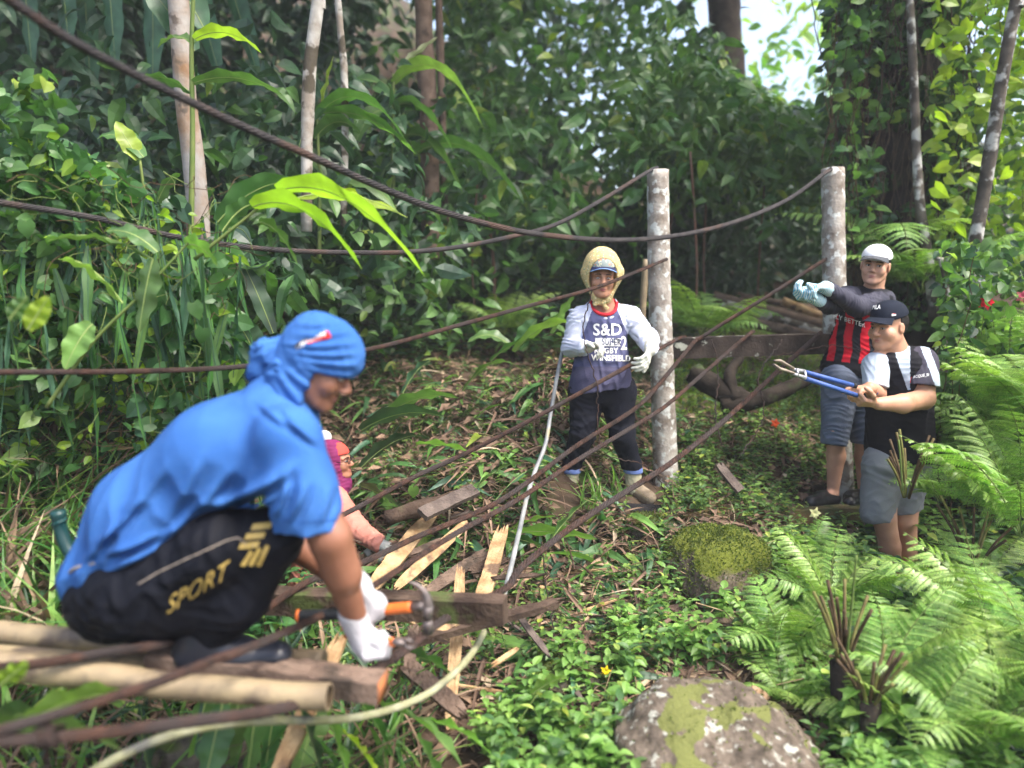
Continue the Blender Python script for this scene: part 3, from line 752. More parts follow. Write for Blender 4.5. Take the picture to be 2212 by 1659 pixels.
# bamboo deck
def bamboo(label, A, B, r, open_end=False):
    a, b = ivec(at(*A)), ivec(at(*B)); L = np.linalg.norm(b - a); n = int(L / .02); t = np.linspace(0, 1, n)
    rr = np.full(n, r); node = .31
    for k in range(1, int(L / node) + 1):
        rr += r * .09 * np.exp(-((t * L - k * node + .05) / .007) ** 2) - r * .05 * np.exp(-((t * L - k * node + .064) / .005) ** 2)
    g = Geo(); P = a + (b - a) * t[:, None]; P = P + np.array((0, 0, 1)) * (.006 * np.sin(t * 7) + .003 * np.sin(t * 19))[:, None]; rr = rr * (1 + .05 * np.sin(t * 5 + 1)); tube(g, P, rr, 20, caps=not open_end, wob=.012)
    if open_end:
        tube(g, P[::-1], r * .80, 20, m=1, caps=False); d = (b - a) / L
        Pf, T_, N_, B_ = frames(P); an = np.linspace(0, 2 * np.pi, 20, endpoint=False)
        for end in (0, -1):
            ro = P[end] + rr[end] * (np.cos(an)[:, None] * B_[end] + np.sin(an)[:, None] * N_[end]); ri = P[end] + r * .8 * (np.cos(an)[:, None] * B_[end] + np.sin(an)[:, None] * N_[end])
            g.add(np.vstack([ro, ri]), [(i, (i + 1) % 20, 20 + (i + 1) % 20, 20 + i) for i in range(20)])
        c = P[-12]; g.add(np.vstack([c + r * .82 * (np.cos(an)[:, None] * B_[-1] + np.sin(an)[:, None] * N_[-1]), c]), None, [(i, (i + 1) % 20, 20) for i in range(20)], m=1)
    o = g.build('bamboo_pole', [bambm, mat('dark bamboo inside', (.05, .035, .02), rough=.9)]); tag(o, label, 'bamboo', 'bamboo poles of the deck'); return o
bamboo('bamboo pole at the back of the deck under the buttocks', (-110,1360,2.30), (700,1430,2.16), .034)
bamboo('front bamboo pole of the deck with an open sawn end', (-110,1432,2.00), (712,1508,1.92), .037, True)
plank('split_bamboo', 'flat split bamboo strip between the two deck poles', (-110,1398,2.14), (560,1442,2.05), .055, .012, bambm, (0, .02), .1, up=(0, 0, 1), cat='bamboo')
tb = plank('deck_timber', 'short squared deck timber with an orange sawn end beneath the gloves', (330,1425,2.09), (826,1483,1.99), .085, .062, brownp, up=(0, 0, 1), cat='timber')
tb['label'] = 'short squared deck timber with an orange sawn end beneath the gloves'
a_, b_ = ivec(at(330,1425,2.09)), ivec(at(826,1483,1.99)); d_ = (b_ - a_) / np.linalg.norm(b_ - a_); s_v = np.cross(d_, (0, 0, 1)); s_v /= np.linalg.norm(s_v); n_v = np.cross(s_v, d_)
g = Geo(); e_ = b_ + d_ * .003; g.add([e_ + s_v * x * .043 + n_v * z * .031 + d_ * q for q in (0, -.004) for x, z in ((-1, -1), (1, -1), (1, 1), (-1, 1))], [(0, 1, 2, 3), (7, 6, 5, 4), (0, 4, 5, 1), (1, 5, 6, 2), (2, 6, 7, 3), (3, 7, 4, 0)])
g.build('sawn_end', mat('orange sawn wood', (.36, .13, .05), (.24, .10, .05), 20, .8), tb)

# rocks
def rockmat(name, base, b2, lich, moss, lt=(.55, .60), mz=.35):
    m, n, b = nm(name); Lk = n.links.new
    tc = n.nodes.new('ShaderNodeTexCoord'); ge = n.nodes.new('ShaderNodeNewGeometry')
    def noise(s, d=8): 
        t = n.nodes.new('ShaderNodeTexNoise'); t.inputs['Scale'].default_value = s; t.inputs['Detail'].default_value = d; Lk(tc.outputs['Object'], t.inputs['Vector']); return t.outputs['Fac']
    def ramp(f, a, c, lo, hi):
        r = n.nodes.new('ShaderNodeValToRGB'); r.color_ramp.elements[0].position = lo; r.color_ramp.elements[1].position = hi
        r.color_ramp.elements[0].color = (*a, 1); r.color_ramp.elements[1].color = (*c, 1); Lk(f, r.inputs[0]); return r.outputs[0]
    def mixc(f, a, c):
        x = n.nodes.new('ShaderNodeMix'); x.data_type = 'RGBA'; Lk(f, x.inputs[0]); Lk(a, x.inputs[6]); x.inputs[7].default_value = (*c, 1); return x.outputs[2]
    c0 = ramp(noise(22), base, b2, .35, .65)
    hm_ = n.nodes.new('ShaderNodeMath'); hm_.operation = 'MULTIPLY_ADD'; Lk(noise(34), hm_.inputs[0]); hm_.inputs[1].default_value = .55
    h2 = n.nodes.new('ShaderNodeMath'); h2.operation = 'MULTIPLY'; Lk(noise(6), h2.inputs[0]); h2.inputs[1].default_value = .45; Lk(h2.outputs[0], hm_.inputs[2])
    c1 = mixc(ramp(hm_.outputs[0], (0,) * 3, (1,) * 3, *lt), c0, lich)
    sx = n.nodes.new('ShaderNodeSeparateXYZ'); Lk(ge.outputs['Normal'], sx.inputs[0])
    ad = n.nodes.new('ShaderNodeMath'); ad.operation = 'MULTIPLY_ADD'; Lk(noise(5), ad.inputs[0]); ad.inputs[1].default_value = 1.6; ad.inputs[2].default_value = -.8
    a2 = n.nodes.new('ShaderNodeMath'); a2.operation = 'ADD'; Lk(ad.outputs[0], a2.inputs[0]); Lk(sx.outputs['Z'], a2.inputs[1])
    c2 = mixc(ramp(a2.outputs[0], (0,) * 3, (1,) * 3, mz + .45, mz + .65), c1, moss)
    Lk(c2, b.inputs['Base Color']); b.inputs['Roughness'].default_value = .95; b.inputs['Specular IOR Level'].default_value = .2
    bp = n.nodes.new('ShaderNodeBump'); bp.inputs['Strength'].default_value = .9; bp.inputs['Distance'].default_value = .012; Lk(noise(45), bp.inputs['Height']); Lk(bp.outputs[0], b.inputs['Normal'])
    return m
def rock(name, label, c, r, m, seed=0, rough=.22, fuzz=None, nf=0):
    n = 64; th, ph = np.meshgrid(np.linspace(0.001, np.pi - .001, n), np.linspace(0, 2 * np.pi, 2 * n, endpoint=False), indexing='ij')
    D = np.stack([np.sin(th) * np.cos(ph), np.sin(th) * np.sin(ph), np.cos(th)], -1).reshape(-1, 3)
    k = 1 + rough * vnoise(D, 1.7, seed) + rough * .35 * vnoise(D, 5, seed + 1) + .03 * vnoise(D, 16, seed + 2)
    D2 = np.sign(D) * np.abs(D) ** .85
    V = D2 * k[:, None] * np.array(r) + ivec(c); w_ = 2 * n; i = np.arange(n - 1)[:, None] * w_; j = np.arange(w_)[None]; j2 = (j + 1) % w_
    Q = np.stack([i + j, i + w_ + j, i + w_ + j2, i + j2], -1).reshape(-1, 4)
    root = link(name, mesh_np(name, V, Q, mats=[m])); tag(root, label, 'rock')
    if fuzz:
        up = D[:, 2] > -.1; idx = rng.choice(np.nonzero(up)[0], nf); g = Geo()
        g.inst(OV2, orient(D[idx] + .9 * rng.standard_normal((nf, 3)), rdir(nf), rng.uniform(.008, .02, nf)), V[idx] - D[idx] * .003); g.build('moss', fuzz, root)['kind'] = 'stuff'
    return root
rm1 = rockmat('boulder with white lichen', (.06, .048, .036), (.15, .12, .092), (.33, .33, .28), (.12, .13, .04), (.555, .615), .54)
rm2 = rockmat('moss covered rock', (.07, .055, .04), (.12, .095, .07), (.22, .22, .18), (.085, .10, .014), (.62, .68), -.15)
rm3 = rockmat('dark damp rock', (.05, .042, .035), (.10, .085, .065), (.13, .14, .08), (.06, .08, .02), (.6, .66), .2)
rock('boulder', 'large flat boulder with white lichen at the bottom edge', at(1575,1745,2.5), (.40, .42, .345), rm1, 3, .20, L_moss, 700)
rock('mossy_rock', 'round hump of rock under thick yellow-green moss', at(1550,1236,3.9), (.31, .28, .235), rm2, 5, .12, L_moss, 9000)
rock('mossy_rock', 'mossy rock under the black wet board beside the moss hump', at(1412,1152,4.25), (.17, .16, .12), rm3, 8, .15, L_moss, 1500)
rock('rock', 'dark rock half hidden behind the bent pipe at the bottom', at(425,1640,2.5), (.17, .14, .13), rm3, 11)
rock('rock', 'small brown stone by the woman\'s left boot', at(1193,1092,4.5), (.055, .05, .07), mat('tan stone', (.36, .26, .18), (.28, .2, .14), 20, .9, .4), 13)
rock('mossy_rock', 'low mossy stone in the leaf litter above the heart-shaped leaf', at(1215,1470,3.1), (.16, .16, .10), rm3, 15, .2, L_moss, 1500)
# ================================================================== PLANTS
def seg_pts(P, k):
    t = np.linspace(0, len(P) - 1, k); i = np.minimum(t.astype(int), len(P) - 2); f = (t - i)[:, None]
    return P[i] * (1 - f) + P[i + 1] * f, P[i + 1] - P[i]

# ---- fern frond, twice divided; lies along +y, arching down
def frond_mesh(L=.8, pairs=17, sub=11, seed=0, arch=.75, pin=.30):
    r = np.random.default_rng(seed); n = 40; t = np.linspace(0, 1, n)
    ang = .9 - 1.55 * arch * t ** 1.25
    y = np.cumsum(np.cos(ang)) / n * L; z = np.cumsum(np.sin(ang)) / n * L
    P = np.stack([.03 * L * np.sin(t * 3 + seed), y, z], -1)
    g = Geo(); tube(g, P, np.linspace(.0042, .0012, n), 5, m=1)
    leafl = (np.array([(0, 0, 0), (.20, .22, .04), (0, 1, -.10), (-.17, .2, .04)], float), np.array([(0, 1, 2, 3)]))
    D, N, S, O = [], [], [], []
    for i, a in enumerate(np.linspace(.20, .985, pairs)):
        k = int(a * (n - 1)); T_ = P[min(k + 1, n - 1)] - P[k - 1]; T_ /= np.linalg.norm(T_)
        up = np.cross((1, 0, 0), T_)
        prof = math.sin(math.pi * min(1, .22 + .80 * a) ** .9) ** .8
        pl = pin * L * (prof * .9 + .07) * r.uniform(.9, 1.05)
        for sgn in (-1, 1):
            d0 = sgn * np.array((1, 0, 0)) * .93 + T_ * .42 + up * r.uniform(-.05, .18)
            d0 /= np.linalg.norm(d0); m_ = 9; q = [P[k].copy()]; dd = d0.copy()
            for _ in range(m_):
                dd = dd + np.array((0, .02, -.07)) + .015 * r.standard_normal(3); dd /= np.linalg.norm(dd); q.append(q[-1] + dd * pl / m_)
            q = np.array(q); tube(g, q, np.linspace(.0016, .0006, len(q)), 3, m=1, caps=False)
            for b in np.linspace(.05, .98, sub):
                kk = b * m_; i0 = min(int(kk), m_ - 1); p = q[i0] + (q[i0 + 1] - q[i0]) * (kk - i0); tt = q[i0 + 1] - q[i0]; tt /= np.linalg.norm(tt)
                nrm = np.cross(tt, T_) * sgn; nrm /= np.linalg.norm(nrm) + 1e-9
                side = np.cross(nrm, tt); ll = .20 * pl * (1 - b * .70) + .005
                for s2 in (-1, 1):
                    D.append(side * s2 * .85 + tt * .55 - nrm * .22); N.append(nrm); S.append(ll * r.uniform(.85, 1.1)); O.append(p)
    g.inst(leafl, orient(np.array(D), np.array(N), np.array(S)), np.array(O))
    g2 = g.mesh('frond', [L_fern, stemm], smooth=False); return g2
FR = [frond_mesh(.8, 14, 17, 0, .8, .32), frond_mesh(.8, 13, 17, 1, .55, .35), frond_mesh(.8, 13, 16, 2, .95, .30), frond_mesh(.8, 12, 15, 3, .4, .30)]

def fern(label, base, size, n, az0=None, seed=0, spread=6.28, lift=.0, stump=0, group='ferns on the right bank'):
    r = np.random.default_rng(seed + 50); c = Vector(base)
    root = empty('fern', c, label, 'fern', group)
    if stump:
        g = Geo(); tube(g, [ivec(c) + (0, 0, -.35), ivec(c) + (0.01, 0, -.1), ivec(c) + (0, 0, .02)], [.05, .045, .035], 9, wob=.15); g.build('crown_stump', darkb, root)
    for i in range(n):
        o = bpy.data.objects.new('frond', FR[int(r.integers(4))]); sc.collection.objects.link(o); o.parent = root
        a = (az0 if az0 is not None else 0) + (i + .5) / n * spread - spread / 2 + r.uniform(-.25, .25)
        o.rotation_euler = (r.uniform(-.15, .35) + lift, r.uniform(-.25, .25), -a); s = size * r.uniform(.8, 1.15) / .8; o.scale = (s, s, s)
        o.location = (0, 0, .01)
    return root
fl = [((2150,1400,3.15),.72,9,'fern with wide fronds at the right edge below the grey shorts level',1), ((1985,1440,3.0),.50,9,'bright fern right of the two dark stumps',2), ((2205,1130,3.6),.75,8,'tall fern at the right edge level with the navy-capped man\'s waist',3),
      ((2120,1240,3.7),.46,8,'fern just right of the grey shorts of the man with the bolt cutter',4), ((1790,1300,3.5),.55,9,'bright fern on the slope below the black clog',5), ((1690,1400,3.2),.50,8,'pale fern left of the dark stumps above the boulder',6),
      ((2120,1600,2.55),.60,8,'fern in the lower right corner',7), ((2215,900,4.2),.7,8,'fern at the right edge beside the pale shirt sleeve',8), ((2110,960,4.4),.55,7,'fern just right of the navy-capped man\'s elbow',9),
      ((1960,1590,2.6),.45,8,'dark lower fern behind the second stump',10), ((2190,760,4.9),.6,7,'highest fern under the red hibiscus',11), ((1740,1190,4.0),.35,7,'small fern below the mossy squared timber',12),
      ((2030,1050,4.0),.42,6,'fern around the cut stalks behind the navy-capped man',13), ((1560,1400,3.3),.32,7,'small fern among weeds above the boulder',14), ((2230,1480,2.8),.66,7,'fern cut by the right edge above the corner',15), ((1850,1290,3.8),.40,8,'fern at the bare shins of the navy-capped man',16)]
fl += [((2225,860,4.0),.62,8,'pale fern at the right edge below the red hibiscus',41), ((2150,880,4.5),.5,8,'pale fern between the shovel blade and the right edge',42), ((2200,1040,3.9),.62,8,'pale fern right of the elbow of the navy-capped man, cut by the edge',43), ((1700,1500,2.9),.34,8,'fern fronds lying over the back of the boulder',44)]
for (u, v, Y), s, n, l, sd_ in fl: fern(l, at(u, v + 40, Y), s, n, seed=sd_, lift=.08)
fern('dark sword fern under the second stump showing its underside', at(1900,1500,2.75), .5, 6, az0=1.3, seed=31, spread=2.2, lift=.0)
fern('small green fern behind the beam left of the pole stack', at(1520,735,7.0), .85, 9, seed=33, group='ferns behind the bridge')
fern('palm-like fern behind the right post in the shade', at(1990,640,6.2), .9, 9, seed=34, group='ferns behind the bridge')
fern('grey-green fern hanging behind the white cap', at(1930,520,6.6), .9, 8, seed=35, lift=-.5, group='ferns behind the bridge')
fern('yellowish fern at the far left slope behind the debris', at(1085,730,7.5), .7, 7, seed=36, group='ferns behind the bridge')

def stalks(label, base, n, h, spread, m, seed=0, rad=.0065, trunk=.0):
    r = np.random.default_rng(seed); root = empty('cut_fern_stump', Vector(base), label, 'fern stump', 'cut fern stumps'); b = ivec(base)
    if trunk:
        g = Geo(); tube(g, [b + (0, 0, -trunk), b + (.015, 0, -trunk * .5), b + (0, 0, .03)], [.045, .036, .04], 10, wob=.18); g.build('trunk', darkb, root)
    for i in range(n):
        a = r.uniform(0, 6.28); hh = h * r.uniform(.55, 1.1); s = spread * r.uniform(.3, 1); o = np.array((math.cos(a) * s, math.sin(a) * s, 0))
        g = Geo(); tube(g, crom([b + o * .12, b + o * .5 + (0, 0, hh * .55), b + o + (0, 0, hh)], .03), np.linspace(rad, rad * .55, 99)[:1].repeat(len(crom([b + o * .12, b + o * .5 + (0, 0, hh * .55), b + o + (0, 0, hh)], .03))) , 6)
        g.build('stalk', m[i % len(m)], root)
oli = mat('olive cut stalk', (.17, .17, .05), (.10, .07, .035), 14, .7, .3)
stalks('bundle of olive cut stalks in front of the black shirt', at(1958,1075,3.9), 13, .34, .16, [oli, brstem], 1)
stalks('dark fern stump with brown cut stalks above the boulder', at(1822,1445,2.75), 12, .30, .16, [brstem, oli, brstem], 2, trunk=.45)
stalks('second dark fern stump with stalks, nearer the right edge', at(1878,1530,2.6), 11, .28, .15, [brstem, oli], 3, trunk=.4)
stalks('dark stalks under the fern at the right edge', at(2100,1230,3.7), 9, .32, .18, [brstem, oli], 4)
for l, pts in (('tall single dark green fern stem with a curled tip by the boulder stump', [(1828,1430,2.72),(1838,1330,2.68),(1850,1200,2.65)]), ('single upright stem with a pale bud before the black shirt', [(1950,1060,3.85),(1944,980,3.85),(1941,950,3.85)])):
    g = Geo(); tube(g, crom([at(*p) for p in pts], .02), .0045, 6); tag(g.build('fiddlehead_stem', stemm), l, 'stem')

# ---- long-leaved ginger plants and hero leaves
def big_leaf(g, p0, p1, sag, wid, m=0, nseg=12, twist=0.0, wav=.012, mm=1):
    a, b = ivec(p0), ivec(p1); t = np.linspace(0, 1, nseg + 1)[:, None]; L = np.linalg.norm(b - a)
    P = a + (b - a) * t + np.array((0, 0, 1.0)) * (sag * 4 * t * (1 - t)); P_, T, N, B = frames(P)
    if B[0][2] < 0: B = -B
    w_ = np.sin(np.pi * np.clip(t[:, 0] * .93 + .05, 0, 1) ** .85) ** .75 * wid / 2; w_[-1] = .001
    V = []
    view = P_ - np.array((0, 0, 1.4)); view /= np.linalg.norm(view, axis=1)[:, None]
    for i in range(nseg + 1):
        s = B[i] * math.cos(twist) + N[i] * math.sin(twist); nn = np.cross(s, T[i])
        for c in (-1, -.55, 0, .55, 1): V.append(P_[i] + s * w_[i] * c + nn * (abs(c) * .22 * w_[i] + wav * math.sin(i * 1.7 + c) * abs(c) * w_[i] / (wid / 2)))
    Q = [(i * 5 + j, i * 5 + j + 1, (i + 1) * 5 + j + 1, (i + 1) * 5 + j) for i in range(nseg) for j in range(4)]
    g.add(V, Q, m=m)
    nb = np.array(V).reshape(-1, 5, 3)[:, 2]; tube(g, nb, np.linspace(.0032, .001, len(nb)), 4, m=mm, caps=False)
rib = mat('pale leaf rib', (.28, .36, .12), rough=.6)

def leafy(name, label, cat, leaves, m, stem=None, group=None, base=None):
    b = Vector(base) if base is not None else Vector(at(*leaves[0][0]))
    root = empty(name, b, label, cat, group)
    if stem:
        for pts, r_ in stem:
            g = Geo(); P = crom([at(*p) for p in pts], .03); tube(g, P, np.linspace(r_, r_ * .6, len(P)), 7); g.build('stem', stemm, root)
    for q in leaves:
        g = Geo(); big_leaf(g, at(*q[0]), at(*q[1]), q[2], q[3], twist=q[4] if len(q) > 4 else 0); g.build('leaf', [q[5] if len(q) > 5 else m, rib], root)
    return root
leafy('ginger_plant', 'ginger plant with arching yellow-green leaves under the second cable', 'ginger plant', [
    ((545,447,3.1),(782,582,2.95),.10,.135,.6), ((600,412,3.15),(918,598,2.9),.12,.15,.55), ((640,428,3.3),(880,470,3.2),.05,.06,.5), ((690,420,3.4),(800,442,3.4),.03,.06,.6),
    ((470,480,3.2),(640,395,3.25),.05,.12,.9, L_vine), ((560,480,3.1),(642,570,3.05),.04,.07,.8, L_bri), ((480,500,3.1),(560,440,3.2),.03,.09,1.0, L_vine)], L_yel,
    [([(420,560,3.1),(520,480,3.1),(600,415,3.15)], .008)])
leafy('ginger_plant', 'climbing ginger stem crossing the left vine bank diagonally with pale leaves', 'ginger plant', [
    ((265,655,2.95),(125,560,2.9),.05,.085,.4, L_bri), ((330,560,2.95),(105,520,3.0),.05,.06,.3, L_mid), ((200,700,2.9),(140,800,2.85),.02,.10,1.1, L_bri), ((330,560,2.9),(300,720,2.9),.02,.11,1.2, L_mid), ((400,530,3.0),(470,575,2.95),.03,.09,.9, L_bri), ((340,545,2.95),(230,500,3.0),.03,.08,.6,L_vine)], L_bri,
    [([(100,880,2.9),(200,740,2.92),(300,640,2.94),(420,510,3.0)], .008)])
leafy('ginger_plant', 'tall thin ginger stem with yellow leaves in front of the orange trunk', 'ginger plant', [
    ((420,85,4.6),(565,115,4.5),.07,.11,.4), ((418,95,4.6),(340,105,4.7),.05,.10,.4, L_mid), ((415,180,4.6),(610,205,4.5),.06,.10,.5, L_mid), ((412,200,4.6),(300,175,4.7),.05,.10,.5, L_mid), ((440,60,5),(360,-60,5),.03,.2,1.1,L_blue), ((420,110,5),(300,-50,5),.03,.2,1.0,L_blue)], L_yel,
    [([(412,520,4.6),(416,300,4.6),(414,100,4.6),(420,-60,4.6)], .018)])
leafy('ginger_plant', 'ginger shoot with one upright yellow-green leaf left of the orange trunk', 'ginger plant', [
    ((300,345,4.2),(250,262,4.2),.0,.11,.9), ((310,340,4.2),(210,300,4.3),.06,.12,.6, L_mid), ((325,480,4.2),(390,375,4.2),.06,.08,.4, L_mid)], L_yel, [([(335,640,4.2),(320,480,4.2),(302,345,4.2)], .012)])
leafy('ginger_plant', 'blurred ginger plant with drooping leaves left of the first far trunk', 'ginger plant', [
    ((680,255,5.6),(880,310,5.4),.22,.14,.4, L_mid), ((700,245,5.6),(900,335,5.4),.10,.14,.5, L_bri), ((690,250,5.6),(720,120,5.7),.0,.09,.6, L_yel), ((660,260,5.6),(640,340,5.5),.0,.13,1.0, L_dark), ((680,300,5.6),(780,290,5.5),.10,.13,.6, L_mid), ((700,380,5.6),(600,330,5.6),.10,.15,.7, L_mid), ((720,400,5.6),(860,460,5.5),.12,.14,.5, L_mid)], L_mid,
    [([(690,560,5.6),(690,400,5.6),(685,250,5.6)], .016)])
leafy('ginger_plant', 'tall blurred ginger plant with a bright upright leaf in the middle distance', 'ginger plant', [
    ((860,145,6.6),(945,80,6.6),.0,.07,.4, mat('pale new leaf', (.62, .62, .42), rough=.6)), ((850,180,6.6),(1045,280,6.4),.30,.17,.4, L_bri), ((840,200,6.6),(700,260,6.6),.2,.16,.5, L_mid), ((850,230,6.6),(980,330,6.4),.15,.17,.5, L_mid), ((830,240,6.6),(760,330,6.5),.1,.16,.8, L_mid), ((860,300,6.6),(1000,420,6.5),.2,.16,.5, L_mid), ((900,330,7),(1130,440,6.8),.25,.17,.5, L_mid), ((860,340,6.6),(800,440,6.6),.08,.16,.7, L_dark)], L_mid,
    [([(870,620,6.6),(850,400,6.6),(850,160,6.6)], .02)])
leafy('ginger_plant', 'dark broad-leaved plant behind the head cloth knot', 'ginger plant', [
    ((560,760,3.6),(420,655,3.5),.06,.13,.8, L_mid), ((550,740,3.7),(470,600,3.7),.03,.11,.8, L_dark), ((590,720,4),(520,560,4),.02,.10,.9, L_dark), ((560,790,3.6),(500,690,3.5),.04,.14,.9, L_dark)], L_dark)
leafy('ginger_plant', 'bright drooping leaves on the bank crest left of the woman', 'ginger plant', [
    ((1110,760,5.2),(1250,700,5.1),.08,.12,.5, L_bri), ((1120,755,5.3),(1160,690,5.3),.02,.14,.9, L_mid), ((1190,720,5.2),(1240,640,5.2),.03,.08,.8, L_bri), ((1100,745,5.3),(1010,740,5.3),.06,.10,.6, L_mid), ((1060,780,5.2),(1170,735,5.2),.05,.08,.5,L_mid)], L_bri)
leafy('broad_leaf_plant', 'large dark cut leaves lying on the bank right of the blue head cloth', 'cut leaves', [
    ((780,930,4.5),(960,900,4.4),.06,.16,.6, L_dark), ((830,900,4.6),(990,860,4.5),.06,.15,.5, L_mid), ((900,960,4.4),(1040,990,4.3),.03,.10,.5, L_bri), ((780,1010,4.4),(900,940,4.5),.04,.14,.7, L_dark), ((870,850,5),(930,780,5.1),.04,.10,.8, L_blue), ((1000,845,5.2),(1130,800,5),.12,.05,.4, L_mid), ((780,1050,4.4),(880,1110,4.2),.02,.13,.8, L_dark)], L_dark)
leafy('broad_leaf_plant', 'long cut ginger leaves lying between the two right-hand deck cables', 'cut leaves', [
    ((1110,1150,3.95),(1290,1165,3.85),.02,.10,.9, L_bri), ((1060,1160,4.0),(1180,1185,3.9),.02,.08,.9, L_vine), ((1250,1235,3.9),(1480,1255,3.8),.02,.09,.9, L_mid), ((1090,1150,4.1),(1200,1115,4.1),.02,.06,.6, L_bri), ((1180,1180,3.8),(1270,1080,3.95),.02,.08,.9, L_vine), ((1000,1090,4.1),(1130,1000,4.3),.06,.06,.5, L_mid), ((1210,1010,4.4),(1060,1095,4.1),.09,.05,.4, L_blue)], L_bri)
leafy('broad_leaf_plant', 'large glossy leaves hanging below the bamboo ends at the bottom edge', 'broad-leaved plant', [
    ((830,1530,2.55),(1000,1660,2.3),.05,.16,.7, L_mid), ((880,1420,2.7),(985,1470,2.6),.03,.10,.9, L_vine), ((700,1500,2.5),(640,1700,2.4),.03,.11,1.2, L_mid), ((520,1505,2.5),(480,1700,2.4),.02,.11,1.3, L_mid), ((740,1580,2.4),(830,1700,2.3),.02,.09,.9, L_yel), ((760,1500,2.5),(850,1640,2.4),.03,.10,1.1, L_vine), ((600,1500,2.5),(570,1690,2.4),.02,.10,1.3, L_vine), ((450,1500,2.6),(400,1700,2.5),.02,.10,1.3, L_mid), ((930,1560,2.5),(1070,1640,2.4),.03,.09,.8, L_bri), ((560,1480,2.35),(530,1700,2.2),.0,.12,1.4, L_mid), ((640,1500,2.3),(700,1690,2.2),.0,.12,1.3, L_dark), ((480,1520,2.3),(440,1700,2.2),.0,.11,1.4, L_vine), ((700,1520,2.3),(760,1700,2.2),.0,.10,1.3, L_bri), ((300,1560,2.4),(330,1720,2.3),.0,.12,1.2, L_dark), ((900,1590,2.3),(960,1720,2.2),.02,.10,1.2, L_mid)], L_mid)
leafy('broad_leaf_plant', 'large blurred leaf at the lower left corner under the cables', 'broad-leaved plant', [
    ((-60,1640,1.7),(260,1620,1.75),.06,.17,.8, L_mid), ((60,1560,1.9),(300,1500,1.95),.03,.12,.8, L_bri), ((-80,1500,1.9),(55,1470,1.9),.02,.05,.5, L_yel), ((-60,1580,2),(120,1540,2),.02,.12,.9, L_mid)], L_mid)
leafy('broad_leaf_plant', 'cluster of big hanging bluish leaves at the top left', 'hanging leaves', [
    ((130,-90,6.6),(150,110,6.5),.0,.20,1.3), ((230,-110,6.6),(250,150,6.5),.0,.20,1.3), ((330,-110,6.6),(330,190,6.5),.0,.20,1.4), ((50,-60,6.6),(70,150,6.5),.0,.19,1.2), ((400,-100,6.8),(480,180,6.6),.0,.22,1.2), ((180,-60,7),(200,250,6.9),.0,.20,1.3), ((480,-90,6.8),(560,170,6.7),.0,.22,1.0)], L_blue)
leafy('broad_leaf_plant', 'heart-shaped green leaf standing alone over the litter by the cable', 'leaf', [((1262,1480,2.75),(1215,1490,2.7),.0,.01,.0, L_bri), ((1150,1500,2.72),(1225,1462,2.7),.012,.075,.9, L_bri)], L_bri, [([(1090,1610,2.7),(1120,1560,2.7),(1160,1500,2.72)], .004)])
for l, A, B, m_, w_ in (('single yellow-green blurred leaf at the left edge below the second cable', (60,712,2.2),(105,640,2.2), L_yel, .06), ('single blurred green leaf at the far left edge', (20,690,2.2),(60,640,2.2), L_mid, .05), ('yellow tinged leaf tip at the left edge above the lowest cables', (0,1480,1.8),(60,1430,1.8), L_yel, .05)):
    g = Geo(); big_leaf(g, at(*A), at(*B), .0, w_, twist=1.1); tag(g.build('hanging_leaf', [m_, rib]), l, 'leaf')
def heart(label, u, v, Y, s, m, az=0):
    g = Geo(); n_ = (CAM - Vector(at(u, v, Y))).normalized(); g.inst(HE, orient(np.array([(math.sin(az), .1, -math.cos(az))]), np.array([(n_.x, n_.y, n_.z + .25)]), np.array([s])), np.array([list(at(u, v, Y))]))
    tube(g, [at(u, v, Y), at(u + 4, v + 26, Y + .03), at(u + 2, v + 60, Y + .05)], .0018, 5, m=1); tag(g.build('heart_leaf', [m, stemm]), l if False else label, 'leaf', 'heart-shaped vine leaves')
heart('round bright green leaf alone above the dark rotten log', 893, 1052, 4.1, .075, L_bri)
heart('pale heart-shaped leaf left of the second cable near the left edge', 55, 478, 2.9, .07, L_vine)
heart('heart-shaped leaf hanging right of the diagonal stem', 418, 655, 2.9, .07, L_vine, .3)
heart('heart-shaped leaf hanging lower right of the diagonal stem', 440, 710, 2.9, .07, L_vine, -.3)

# ---- vine bank at left : stuff
def scatter_vol(n, us, vs, Ys, fn=None):
    u = rng.uniform(*us, n); v = rng.uniform(*vs, n); Y = rng.uniform(*Ys, n)
    if fn is not None: k = fn(u, v, Y); u, v, Y = u[k], v[k], Y[k]
    D = np.stack([(u - 1106) / FPX, cp + (829.5 - v) / FPX * sp_, -sp_ + (829.5 - v) / FPX * cp], -1)
    P = np.array((0, 0, 1.4)) + D * (Y / D[:, 1])[:, None]
    return P[P[:, 2] > gz(P[:, 0], P[:, 1], False) - .05]
def cover(name, label, cat, jobs, kind='stuff'):
    """jobs: (template, points, size lo/hi, material index)"""
    g = Geo(); mats = []
    for tpl, P, lo, hi, m, zr in jobs:
        if m not in mats: mats.append(m)
        k = len(P); D = rdir(k, *zr); N = rdir(k, .1, 1.3)
        g.inst(tpl, orient(D, N, rng.uniform(lo, hi, k)), P, m=mats.index(m))
    o = g.build(name, mats, smooth=False); tag(o, label, cat, kind=kind); return o
def edge_l(u, v, Y): return v > 250 + np.maximum(0, u) * .55 - (Y - 3) * 30
vb = scatter_vol(5200, (-500, 520), (260, 1010), (3.3, 3.75), edge_l)
vb2 = scatter_vol(5200, (-500, 640), (230, 1180), (3.7, 4.5), lambda u, v, Y: v > 240 + np.maximum(0, u) * .5)
vb3 = scatter_vol(1500, (-500, 130), (150, 900), (3.25, 3.5))
sm = lambda P, k: P[vnoise(P, 4, 9)[:] > k]
